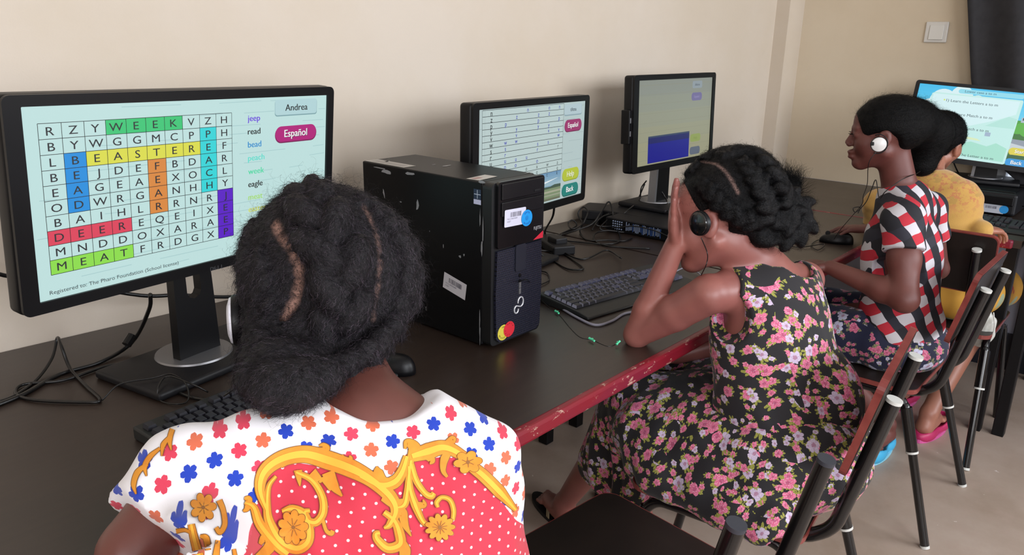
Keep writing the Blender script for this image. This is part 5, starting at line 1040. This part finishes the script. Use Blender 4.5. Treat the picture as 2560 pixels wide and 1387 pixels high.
def girl2():
    t = person('person', (1.60, .60, 0), 'person in a black floral sleeveless dress bent over with her face in one hand'); Lr = t.location
    T = frame((.22, .975, 0), (0, 0, 1)); s_, f_ = T[:, 0], T[:, 1]
    hf = nrm(np.array([-.33, .92, -.26])); H = frame(hf, CU*.97-CR*.16); hc = at(1792, 545, 1.67)
    neck = at(1905, 665, 1.70); shL = at(1772, 735, 1.62); shR = at(2012, 700, 1.80); hip = np.array([1.60, .575, .555]); elL = at(1592, 836, 1.735); wrL = at(1688, 612, 1.665); elR = np.array([1.80, .74, .70]); wrR = np.array([1.68, .90, .625])
    S = Sdf((1.25, .30, -.01), (2.02, 1.40, 1.30), .0042); head(S, hc, H, 1.02); S.seg(neck, hc+H@np.array([0, -.02, -.055]), .048, .046, .02)
    R = torso(S, hip, neck, shL, shR, T, .98)
    limb(S, [shL, shL+(elL-shL)*.45, elL, elL+(wrL-elL)*.28, wrL], [.042, .039, .029, .031, .0225], .008); limb(S, [shR, elR, elR+(wrR-elR)*.3, wrR], [.040, .030, .032, .022])
    tipd = at(1682, 478, 1.615)-wrL; hand(S, wrL, tipd, np.array([.50, -.86, 0.]), 1, curls=((.10, .1, .1), (.05, .1, .1), (.05, .08, .1), (.0, .08, .1)), sc=.96, spread=.05, thumb=(.9, .8))
    hand(S, wrR, wrR-elR, np.array([0, 0, -1.]), -1, sc=.9)
    ank = []
    for sx, an in ((-1, np.array([1.63, 1.20, .080])), (1, np.array([1.80, 1.05, .085]))):
        h = hip+s_*.078*sx-[0, 0, .02]; kn = np.array([1.54+.095*(sx+1), .93, .52]); limb(S, [h, kn, kn*.72+an*.28, an], [.080, .052, .048, .029]); fd = np.array([.35, .9, 0]) if sx < 0 else np.array([.2, 1, 0]); foot(S, an, fd, z0=.016); ank.append((an, fd))
    finish(S, 'body', SK2, t, {'tint': lambda V: np.clip(1-np.linalg.norm(V-wrL-nrm(tipd)*.05, axis=1)/.09, 0, 1)*.25})
    eyes(t, hc, H, 1.02, Lr)
    fm = floral_mat('black_floral_cloth', '#141116', '#cc5a80', '#b6a8c2', '#75782a', .74, (.42, .60))
    U = R[:, 2]; Bk = -R[:, 1]
    # bodice
    S = Sdf((1.30, .28, .44), (1.95, 1.0, 1.10), .0042)
    S.ell(hip+U*.05, (.165, .130, .13), R, .05); S.ell(hip+U*.18, (.150, .118, .15), R, .06); S.ell(hip+U*.29, (.142, .104, .13), R, .06)
    S.seg(shL+s_*.02, neck-U*.05, .047, .060, .04); S.seg(shR-s_*.02, neck-U*.05, .046, .060, .04)
    S.ell(at(2085, 1010, 1.70), (.06, .06, .10), R, .06)
    fr = np.stack([CR, CF, CU], 1)
    S.seg(shL-s_*.045+[0, 0, .05], at(1815, 800, 1.60)-s_*.02, .050, .052, .006, True); S.ell(at(1826, 800, 1.60), (.043, .10, .055), fr, .006, True); S.ell(at(1780, 700, 1.60), (.062, .09, .075), fr, .006, True)
    S.ell(shR+s_*.055+[0, 0, .03], (.05, .07, .09), R, .006, True)
    S.ell(at(1915, 632, 1.70), (.042, .09, .040), fr, .008, True); S.ell(at(1955, 655, 1.72), (.060, .085, .068), fr, .008, True); S.ell(at(1978, 672, 1.74), (.046, .08, .040), fr, .008, True); S.ell(neck+U*.03+R[:, 1]*.06, (.09, .09, .075), R, .006, True)
    S.half(hip+U*-.005, -U+[0, 0, 0], .004)
    fold = lambda x, y, z: .0030*np.sin((x*s_[0]+y*s_[1])*70+z*14)*np.clip((.86-z)*3, 0, 1)+.0018*np.sin((x*s_[0]+y*s_[1])*130+z*40)*np.clip((.9-z)*3, 0, 1)
    S.field(fold); finish(S, 'bodice', fm, t, None, 2)
    # skirt: gathered over the seat and lap, falling past the knees
    S = Sdf((1.18, .28, .18), (1.98, 1.32, .82), .0048)
    S.ell(hip+[-.03, -.035, -.02], (.195, .165, .12), T, .05); S.ell(hip+[0, .14, .0], (.185, .17, .095), T, .06)
    for x, y in ((1.54, .90), (1.73, .92)): S.seg(np.array([x+.03, .62, .535]), np.array([x, y, .535]), .105, .082, .05)
    S.seg((1.53, .93, .52), (1.52, .96, .36), .080, .092, .05); S.seg((1.73, .94, .52), (1.75, 1.0, .36), .080, .100, .05); S.seg((1.62, .96, .50), (1.62, 1.0, .36), .085, .095, .06)
    S.seg((1.47, .84, .48), (1.45, .86, .34), .055, .050, .05); S.seg((1.42, .80, .46), (1.42, .76, .33), .032, .024, .04)
    S.half((1.5, 1, .292), (.0, 0, -1), .004); 
    S.seg((1.46, .58, .52), (1.46, .84, .52), .085, .080, .05); S.seg((1.41, .66, .50), (1.42, .80, .50), .050, .050, .05); S.seg((1.372, .50, .468), (1.372, .77, .472), .048, .046, .04); S.half((1.5, .6, .456), (0, 0, -1), .004, ((1.352, .2, .1), (1.86, .80, .46)))
    S.field(lambda x, y, z: (.0050*np.sin(np.arctan2(y-.85, x-1.6)*17+z*16)+.0025*np.sin(np.arctan2(y-.85, x-1.6)*31+z*40))*np.clip((.60-z)*5, .25, 1)+.0022*np.sin(y*70+x*24+z*30))
    finish(S, 'skirt', fm, t, None, 2)
    # hair: plaits wrapped back to a bun
    hq = hc+H@np.array([0, -.034, .040]); hr = np.array([.088, .112, .098]); fl = lambda px, py, k=1.0: ehit(px, py, hq, hr*k, H); Nf = lambda c: nrm(c-hq)
    S = Sdf(hq-[.22, .22, .22], hq+np.array([.26, .24, .22]), .0034); S.ell(hq, hr*.955, H, .01)
    fc = hc+H@np.array([0, .098, -.030]); S.ell(fc, (.10, .056, .105), H, .012, True)
    earc = hc+H@np.array([-.080, -.004, -.018]); S.ell(earc, (.045, .030, .036), H, .008, True); S.half(hc+H@np.array([0, -.015, -.052]), H[:, 2]*-1+H[:, 1]*.15, .012)
    bun = at(1948, 548, 1.655)
    braid(S, [fl(1722, 430), fl(1765, 392), fl(1830, 366), fl(1890, 378), fl(1930, 420, 1.02), fl(1960, 480, 1.05), at(1968, 530, 1.63)], [.012, .017, .020, .021, .023, .025, .024], Nf, k=.009, twist=.95)
    braid(S, [fl(1748, 452), fl(1775, 480), fl(1800, 512), fl(1830, 535), fl(1865, 550), at(1900, 568, 1.60)], [.012, .017, .019, .020, .021, .022], Nf, k=.009, twist=.95)
    braid(S, [fl(1856, 400), fl(1885, 440), fl(1905, 480), fl(1918, 520), at(1930, 550, 1.60)], [.014, .020, .022, .023, .022], Nf, k=.009, twist=.95)
    braid(S, [fl(1800, 388), fl(1880, 362), fl(1925, 390), at(1955, 450, 1.70)], [.012, .016, .018, .018], Nf, k=.009, twist=.95)
    S.ell(bun, (.050, .045, .042), None, .01)
    braid(S, [bun+CR*.052*math.cos(a)+CU*.046*math.sin(a)-CF*.030 for a in np.linspace(.4, 6.4, 14)], [.022]*4, lambda c: -CF, k=.009, twist=.95); braid(S, [bun+CR*.024*math.cos(a)+CU*.020*math.sin(a)-CF*.046 for a in np.linspace(0, 5.6, 9)], [.018]*3, lambda c: -CF, k=.009, twist=.95)
    for px, py, d, r in ((1975, 470, 1.68, .022), (1990, 560, 1.66, .022), (1900, 590, 1.63, .024)): S.ell(at(px, py, d), (r,)*3, None, .008)
    pt = [fl(1752, 406, .965), fl(1792, 410, .965), fl(1815, 430, .965), fl(1832, 456, .965), fl(1846, 482, .965)]
    for a, b in zip(pt[:-1], pt[1:]): S.seg(a+Nf(a)*.006, b+Nf(b)*.006, .004, .004, .006, True)
    part = lambda V: np.clip(1.1-pathdist(V, pt)/.0045, 0, 1)*.9
    o, V, F = finish(S, 'hair', HM2, t, {'part': part}, 0); N = normals(V, F)
    strands('hair_strands', V, N, 12000, .014, .00022, ST2, o, Lr, curl=.0012, seed=8, lift=.22, segs=4, mask=(part(V) < .2)*1.0)
    tm = np.clip(1-np.linalg.norm(V-at(1972, 462, 1.68), axis=1)/.03, 0, 1)+np.clip(1-np.linalg.norm(V-at(1985, 500, 1.66), axis=1)/.022, 0, 1)
    if tm.sum() > 0: strands('hair_tuft', V, N, 900, .050, .00035, ST2, o, Lr, curl=.004, seed=9, lift=.6, segs=6, mask=tm, flow=np.tile(CU*1.3+CR*.25, (len(V), 1)), fj=.35)
    fm_ = (np.abs((V-fc)@H[:, 1]) < .05)*1.0
    strands('hair_frizz', V, N, 1500, .022, .00018, ST2, o, Lr, curl=.004, seed=10, lift=.8, segs=5, mask=fm_+.05)
    ec = hc+H@np.array([-.094, .014, -.012])
    ec = at(1748, 558, 1.575); headphone('black disc headphone clipped to the ear of the person in black floral', ec, -H[:, 0]*.82+H[:, 1]*.55, H[:, 2], .0255, mat('glossy_black_disc', '#0b0b0d', .18, coat=.5), .016, hook=False, lead=[ec-H[:, 2]*.03, at(1768, 632, 1.60), at(1766, 660, 1.58), at(1752, 690, 1.62), at(1750, 705, 1.66)])
    # flip-flops
    an, fd = ank[0]; fd = nrm(fd); x = np.array([fd[1], -fd[0], 0])
    for k, ((an, fd), lb) in enumerate(zip(ank, ('black flip flop with pale straps under the long desk', 'black flip flop on the far foot of the person in black floral'))):
        fd = nrm(fd); x = np.array([fd[1], -fd[0], 0]); c = np.array([an[0], an[1], 0])+fd*.055; tt = thing('flip_flop', c, lb, 'sandal', 'flip flops')
        out = [(.034*math.cos(a)*(1+.18*math.sin(a)), .125*math.sin(a)) for a in np.linspace(0, 2*math.pi, 33)[:-1]]
        MB().plate(out, None, c+[0, 0, .001], x, fd, np.array([0, 0, 1.]), .013).link('sole', M_BLK2, tt, tt.location)
        for sx in (-1, 1):
            b = MB()
            for j in range(4): b.tube([c+x*sx*.034-fd*(.012+.004*j)+[0, 0, .015], c+x*sx*.022+fd*(.010-.004*j)+[0, 0, .050], c+x*sx*.006+fd*(.048-.004*j)+[0, 0, .047], c+fd*.066+[0, 0, .020]], .0019, 6, 4)
            b.link('strap', mat('pale_strap', '#8a7a5a', .5), tt, tt.location)
girl2()
# ================================================================== girl 3: profile, red, white and black checked shirt
def girl3():
    t = person('person', (2.50, .62, 0), 'person in a red, white and black checked shirt sitting upright in profile'); Lr = t.location
    T = frame((-.18, .985, 0), (0, 0, 1)); s_, f_ = T[:, 0], T[:, 1]
    hf = nrm(np.array([-.30, .95, -.08])); H = frame(hf, np.array([0, 0, 1.])); hc = at(2214, 333, 2.30)
    neck = at(2258, 466, 2.33); shL = at(2258, 550, 2.21); shR = at(2320, 522, 2.46); hip = np.array([2.50, .58, .555]); elL = at(2262, 748, 2.17); wrL = at(2075, 668, 2.34); elR = at(2345, 672, 2.56); wrR = np.array([MP[0]+.065, MP[1]-.085, .800])
    S = Sdf((2.08, .28, -.01), (2.92, 1.32, 1.36), .0042); head(S, hc, H, 1.0); S.seg(neck-[0, 0, .03], hc+H@np.array([0, -.022, -.050]), .050, .046, .02)
    R = torso(S, hip, neck, shL, shR, T, .92)
    limb(S, [shL, shL+(elL-shL)*.5, elL, elL+(wrL-elL)*.3, wrL], [.043, .042, .035, .034, .022], .02); limb(S, [shR, elR, elR+(wrR-elR)*.3, wrR], [.040, .032, .032, .022])
    hand(S, wrL, wrL-elL+np.array([0, 0, -.05]), np.array([0, 0, -1.]), 1, curl=(.3, .4, .3)); hd = np.array([MP[0], MP[1]+.03, .796])-wrR; hand(S, wrR, hd, np.array([0, 0, -1.]), -1, curls=((.25, .35, .3), (.2, .3, .25), (.25, .3, .3), (.3, .3, .3)), sc=.95, spread=.12)
    ank = []
    for sx, an in ((-1, np.array([2.48, .95, .085])), (1, np.array([2.79, .635, .10]))):
        h = hip+s_*.075*sx-[0, 0, .02]; kn = np.array([2.40+.09*(sx+1), .985, .51]); limb(S, [h, kn, kn*.72+an*.28, an], [.078, .052, .048, .029]); fd = np.array([-.1, 1, 0]) if sx < 0 else np.array([-1, .06, 0]); foot(S, an, fd, z0=.03); ank.append((an, fd))
    finish(S, 'body', SK3, t, {'tint': lambda V: np.clip(1-np.linalg.norm(V-(hc+H@np.array([0, .102, -.062])), axis=1)/.018, 0, 1)*.25}); eyes(t, hc, H, 1.0, Lr)
    # lashes and brow
    for x in (-1, 1):
        b = MB(); 
        for k in range(9):
            a = (k-4)/4; p = hc+H@np.array([.031*x+.013*a, .0905-.006*a*a, .003]); b.tube([p, p+H@np.array([.001*a, .006, -.001]), p+H@np.array([.003*a, .011, .0015])], [.0006, .0004, .0002], 4)
        b.link('eyelashes', ST2, t, Lr)
    # shirt
    m = NT('checked_shirt_print'); cl = m.n('Attribute', attribute_name='cloth'); sp = m.n('SeparateXYZ'); m.l(cl.outputs['Vector'], sp.inputs[0]); co = m.coord(); nz = m.noise(co, 9, 2)[0]; X = sp.outputs[0]; Y = sp.outputs[1]
    a = m.math('MULTIPLY', m.math('ADD', m.math('ADD', m.math('MULTIPLY', X, .92), m.math('MULTIPLY', Y, .42)), m.math('MULTIPLY', nz, .05)), 1/.030)
    b = m.math('MULTIPLY', m.math('ADD', m.math('ADD', m.math('MULTIPLY', X, -.50), m.math('MULTIPLY', Y, .88)), m.math('MULTIPLY', nz, -.04)), 1/.030)
    ia = m.math('FLOORED_MODULO', m.math('FLOOR', a), 2.0); ib = m.math('FLOOR', b); ck = m.math('FLOORED_MODULO', m.math('ADD', ib, m.math('FLOOR', m.math('MULTIPLY', a, .5))), 2.0)
    blk = m.math('MAXIMUM', m.step(ia, .5, .51), 0.0); rw = m.mix(m.step(ck, .5, .51), lin('#b82838'), lin('#c6c2c8')); bk = m.mix(m.step(m.math('FLOORED_MODULO', ib, 3.0), 1.5, 1.51), lin('#1a1a22'), lin('#262631'))
    m.base(m.mix(blk, rw, bk)); m.rough(.8); m.bump(m.noise(co, 700, 2)[0], .12, .0004)
    U = R[:, 2]; Bk = -R[:, 1]; S = Sdf((2.16, .32, .44), (2.85, .98, 1.08), .0045)
    S.ell(hip+U*.00, (.150, .125, .10), R, .05); S.ell(hip+U*.12, (.128, .110, .14), R, .06); S.ell(hip+U*.26, (.134, .112, .13), R, .06); S.seg(shL+s_*.005, neck-U*.050, .053, .068, .04); S.seg(shR, neck-U*.050, .054, .068, .04)
    dL = nrm(elL-shL); hemL = shL+(elL-shL)*.40; S.seg(shL, hemL, .051, .060, .03); S.half(hemL, dL, .003, (hemL-[.085, .085, .10], hemL+np.array([.085, .085, .10])))
    dR = nrm(elR-shR); hemR = shR+(elR-shR)*.45; S.seg(shR, hemR, .048, .056, .03); S.half(hemR, dR, .003, (hemR-[.08, .08, .07], hemR+np.array([.08, .08, .08])))
    S.ell(neck+U*.045+R[:, 1]*.030, (.070, .080, .052), R, .006, True); S.half(hip-U*.055, -U, .004)
    S.field(lambda x, y, z: .0022*np.sin((x*.6-y*.7)*60+z*45)+.0020*np.sin(z*70+x*22)*np.clip((.8-z)*4, 0, 1)); e1 = nrm(np.array([.70, -.71, 0]))
    finish(S, 'shirt', m.m, t, {'cloth': lambda V: np.stack([V@e1, V[:, 2]+.25*(V@np.array([.71, .70, 0])), V[:, 0]], 1)}, 2)
    fm = floral_mat('navy_floral_cloth', '#0e1232', '#b8446c', '#b4b8d0', '#1d2558', .85, (.62, .74))
    S = Sdf((2.22, .34, .40), (2.82, 1.14, .72), .005); S.ell(hip+[0, -.01, -.03], (.160, .135, .095), T, .05)
    for x in (2.41, 2.60): S.seg((x+.02, .62, .53), (x, .93, .52), .092, .080, .03); S.half((x, .955, .5), (0, 1, 0), .003, ((x-.1, .8, .4), (x+.1, 1.14, .62)))
    S.half((2.5, .6, .457), (0, 0, -1), .006); S.field(lambda x, y, z: .0025*np.sin(y*60+x*40)); finish(S, 'shorts', fm, t, None, 2)
    # hair: pulled back smooth into a puff
    hq = hc+H@np.array([0, -.020, .026]); S = Sdf(hq-[.20, .24, .22], hq+np.array([.24, .22, .18]), .0036); S.ell(hq+H[:, 1]*.006, (.080, .106, .086), H, .01)
    fc = hc+H@np.array([0, .112, -.036]); S.ell(fc, (.10, .060, .098), H, .012, True); S.ell(hc+H@np.array([-.080, .008, -.044]), (.045, .056, .050), H, .02, True); S.ell(hc+H@np.array([.080, .008, -.044]), (.045, .056, .050), H, .02, True); S.half(hc+H@np.array([0, -.03, -.060]), -H[:, 2]+H[:, 1]*.5, .015)
    S.seg(at(2285, 305, 2.33), at(2322, 330, 2.40), .068, .062, .05); S.seg(at(2318, 340, 2.40), at(2305, 405, 2.42), .058, .045, .05)
    S.field(lambda x, y, z: .0006*np.sin(x*700)*np.sin(y*650+z*500)); o, V, F = finish(S, 'hair', HM3, t, {'part': lambda V: np.zeros(len(V))}, 1); N = normals(V, F)
    strands('hair_strands', V, N, 7000, .018, .00022, ST2, o, Lr, curl=.002, seed=11, lift=.22, segs=4, flow=np.tile(-H[:, 1], (len(V), 1))); tp = np.clip((V[:, 2]-hq[2])/.06, .02, 1)
    strands('hair_frizz', V, N, 1100, .030, .00018, ST2, o, Lr, curl=.005, seed=12, lift=.6, segs=5, mask=tp, flow=np.tile(-H[:, 1]*.7+np.array([0, 0, .3]), (len(V), 1)))
    ec = at(2197, 361, 2.195); headphone('white disc headphone on the ear of the person in red checks', ec, -H[:, 0]*1.0-H[:, 1]*.12, H[:, 2], .0215*1.0, mat('white_speaker_far', '#cfcdcb', .3), .014, lead=[at(2190, 380, 2.19), at(2175, 400, 2.20), at(2170, 420, 2.22), at(2168, 460, 2.30), at(2158, 490, 2.32), at(2155, 510, 2.34), at(2130, 540, 2.40), at(2100, 575, 2.50), at(2085, 598, 2.58)])
    MB().box(ec-H[:, 0]*.009+H[:, 1]*.017+H[:, 2]*.003, (.004, .010, .010), R=H, bev=.002).link('phone_joint', M_BLK, bpy.data.objects[[o_.name for o_ in bpy.data.objects if o_.get('label', '').startswith('white disc headphone on the ear of the person in red')][0]], ec)
    cable('thin headphone leads hanging at the neck of the person in red checks', [at(2300, 428, 2.36), at(2290, 434, 2.30), at(2262, 445, 2.25), at(2235, 462, 2.24), at(2212, 480, 2.25), at(2198, 495, 2.28), at(2190, 450, 2.30), at(2180, 470, 2.32), at(2165, 505, 2.34), at(2140, 530, 2.36), at(2133, 520, 2.36), at(2150, 518, 2.36), at(2145, 533, 2.36)], .0013)
    for (an, fd), lb in zip(ank, ('blue rubber clog under the front of the red checked person, hidden deepest', 'bright blue rubber clog beside the maroon edged chair legs')): clog(np.array([an[0], an[1], 0])+nrm(np.append(fd[:2], 0))*.05, nrm(np.append(fd[:2], 0)), lb, '#3fa9d6', '#7fc4dc')
def clog(c, fd, label, col, rim, sc=1.0):
    tt = thing('rubber_clog', c, label, 'shoe'); x = np.array([fd[1], -fd[0], 0]); Rm = np.stack([x, fd, [0, 0, 1]], 1)
    S = Sdf(c-[.16, .16, .01], c+np.array([.16, .16, .12]), .0038); S.ell(c+fd*.055+[0, 0, .030], (.046, .072, .040), Rm, .02); S.ell(c-fd*.05+[0, 0, .022], (.038, .070, .034), Rm, .03); S.ell(c-fd*.045+[0, 0, .062], (.030, .075, .042), Rm, .008, True); S.ell(c+fd*.035+[0, 0, .048], (.036, .068, .024), Rm, .01, True); S.half(c+[0, 0, .002], (0, 0, -1), .002)
    V, F = S.mesh(); fast_obj('clog_body', V, F, mat('clog_'+col[1:], col, .45), tt, tt.location)
    out = [(.040*math.cos(a)*(1+.12*math.sin(a)), .122*math.sin(a)) for a in np.linspace(0, 2*math.pi, 33)[:-1]]; MB().plate(out, None, c+[0, 0, .001]-fd*-.002, x, fd, np.array([0, 0, 1.]), .014).link('sole', mat('clog_'+rim[1:], rim, .5), tt, tt.location)
girl3()
# ================================================================== girl 4: behind, yellow sweater, facing the window wall
def girl4():
    t = person('person', (3.08, .60, 0), 'person in a yellow sweater with cropped looking hair, facing the cartoon landscape monitor'); Lr = t.location
    T = frame((.985, -.1, 0), (0, 0, 1)); s_, f_ = T[:, 0], T[:, 1]; H = frame(nrm(np.array([.95, -.30, -.14])), np.array([-.05, -.15, 1.])); hc = at(2350, 352, 2.86)
    neck = at(2325, 442, 2.80); shL = at(2195, 510, 2.92); shR = at(2402, 500, 2.74); hip = np.array([3.06, .60, .56]); elL = np.array([3.10, .86, .72]); wrL = np.array([3.32, .76, .785]); wrR = pl(2452, 576, 2, .795); elR = at(2412, 572, 2.80)
    S = Sdf((2.80, .25, -.01), (3.75, 1.15, 1.30), .0055); head(S, hc, H, .98); S.seg(neck-[0, 0, .03], hc+H@np.array([0, -.02, -.05]), .048, .046, .02); R = torso(S, hip, neck, shL, shR, T, .95)
    limb(S, [shL, elL, wrL], [.04, .032, .022]); limb(S, [shR, elR, wrR], [.042, .034, .024]); hand(S, wrL, np.array([1., -.3, 0]), np.array([0, 0, -1.]), -1, sc=.95); hand(S, wrR, np.array([.80, -.42, -.04]), np.array([0, 0, -1.]), 1, curl=(.5, .5, .4), sc=1.0)
    ank = []
    for sx, an in ((-1, np.array([3.18, .70, .10])), (1, np.array([2.99, .545, .10]))):
        h = hip+s_*.075*sx; kn = hip+f_*.36+s_*.085*sx; kn[2] = .50; limb(S, [h, kn, kn*.6+an*.4, an], [.076, .050, .044, .030]); foot(S, an, f_, z0=.03); ank.append(an)
    finish(S, 'body', skin_mat('light_brown_skin', '#94604e', '#a5705c'), t, {'tint': lambda V: np.clip(.35-V[:, 2]*2.2, 0, .5)}); eyes(t, hc, H, .98, Lr)
    m = NT('yellow_knit_print'); co = m.coord(); sp = m.n('SeparateXYZ'); m.l(co, sp.inputs[0]); z = sp.outputs[2]; n1 = m.noise(co, 55, 3, .7)[0]; n2 = m.noise(co, 30, 2)[0]
    zone = m.math('MULTIPLY', m.step(z, .83, .90), m.step(m.math('ABSOLUTE', m.math('SUBTRACT', sp.outputs[1], .06)), .17, .12)); col = m.mix(m.math('MULTIPLY', zone, m.step(n1, .52, .56)), lin('#ba9048'), lin('#b27448')); col = m.mix(m.math('MULTIPLY', zone, m.step(n2, .60, .63)), col, lin('#a88444')); m.base(col); m.rough(.9); m.b.inputs['Sheen Weight'].default_value = .3; m.bump(m.noise(co, 240, 2)[0], .35, .0012)
    U = R[:, 2]; S = Sdf((2.78, .25, .60), (3.50, 1.02, 1.06), .0052); S.ell(hip+U*.10, (.145, .118, .14), R, .05); S.ell(hip+U*.26, (.150, .112, .14), R, .06); S.seg(shL, neck-U*.035, .050, .064, .04); S.seg(shR, neck-U*.035, .052, .064, .04)
    limb(S, [shL, elL, elL+(wrL-elL)*.85], [.052, .046, .034]); limb(S, [shR, elR, elR+(wrR-elR)*1.02], [.054, .050, .037]); dR = nrm(wrR-elR); S.seg(elR+(wrR-elR)*.78, elR+(wrR-elR)*.86, .037, .037, .004); S.ell(neck+U*.05+R[:, 1]*.02, (.062, .065, .055), R, .006, True)
    S.field(lambda x, y, z: .0014*np.sin(z*95+y*60)+.0010*np.sin(z*150-x*60)); finish(S, 'sweater', m.m, t, None, 2)
    m2 = NT('yellow_leaf_skirt_print'); co = m2.coord(); v = m2.n('TexVoronoi'); v.inputs['Scale'].default_value = 11; m2.l(co, v.inputs['Vector']); n3 = m2.noise(co, 14, 2)[0]; c = m2.mix(m2.step(m2.math('SUBTRACT', .34, v.outputs['Distance']), -.01, .01), lin('#cf9a3c'), lin('#9aa58a')); c = m2.mix(m2.step(n3, .64, .66), c, lin('#b8483c')); m2.base(c); m2.rough(.85)
    S = Sdf((2.78, .30, .40), (3.56, .92, .74), .006); S.ell(hip, (.150, .130, .10), T, .05); S.seg(hip+s_*.08, hip+s_*.09+f_*.36+[0, 0, -.05], .095, .085, .04); S.seg(hip-s_*.08, hip-s_*.09+f_*.36+[0, 0, -.05], .095, .085, .04); S.half((3, .6, .457), (0, 0, -1), .006); finish(S, 'skirt', m2.m, t, None, 2)
    hq = hc+H@np.array([0, -.016, .022]); S = Sdf(hq-[.16, .16, .18], hq+np.array([.16, .16, .16]), .0042); S.ell(hq, (.082, .098, .088), H, .01); fc = hc+H@np.array([0, .10, -.03]); S.ell(fc, (.10, .064, .10), H, .012, True)
    for x in (-1, 1): S.ell(hc+H@np.array([.082*x, .015, -.035]), (.032, .045, .045), H, .012, True)
    S.half(hc+H@np.array([0, -.03, -.066]), -H[:, 2], .012); S.ell(hq+H@np.array([0, -.055, -.035]), (.060, .045, .055), H, .02)
    S.field(lambda x, y, z: .0010*np.sin(x*400)*np.sin(y*380)*np.sin(z*390)); o, V, F = finish(S, 'hair', HM3, t, {'part': lambda V: np.zeros(len(V))}, 0); N = normals(V, F); strands('hair_strands', V, N, 5000, .012, .0003, ST2, o, Lr, curl=.002, seed=13, lift=.4, segs=4)
    for an, lb in zip(ank, ('pink rubber clog with a blue lining behind the near chair leg', 'pink rubber clog with a blue rim on the heel lifted foot, between chair legs')): clog(np.array([an[0], an[1], 0])+f_*.05, f_, lb, '#b8285e', '#cf5a9a')
girl4()
# white plastic bag hanging at the yellow sweater person's chair
c = pl(2442, 815, 0, 3.02); tt = thing('plastic_bag', c, 'translucent white plastic bag on the seat beside the yellow skirt', 'bag'); S = Sdf(c-[.10, .12, .12], c+np.array([.10, .12, .12]), .004); S.ell(c, (.030, .060, .075), None, .01); S.ell(c+[0, .02, .05], (.025, .035, .04), None, .02); S.field(lambda x, y, z: .003*np.sin(y*120+z*90)); V, F = S.mesh(); fast_obj('bag_body', V, F, mat('milky_plastic', '#b9b9b2', .35, bump=.5, bscale=60, bdist=.004), tt, tt.location)
MB().tube([c+[-.03, -.045, .07], c+[-.035, -.058, .02], c+[-.035, -.055, -.03]], .0022, 6, 4).link('bag_tie', M_CAPW, tt, tt.location)
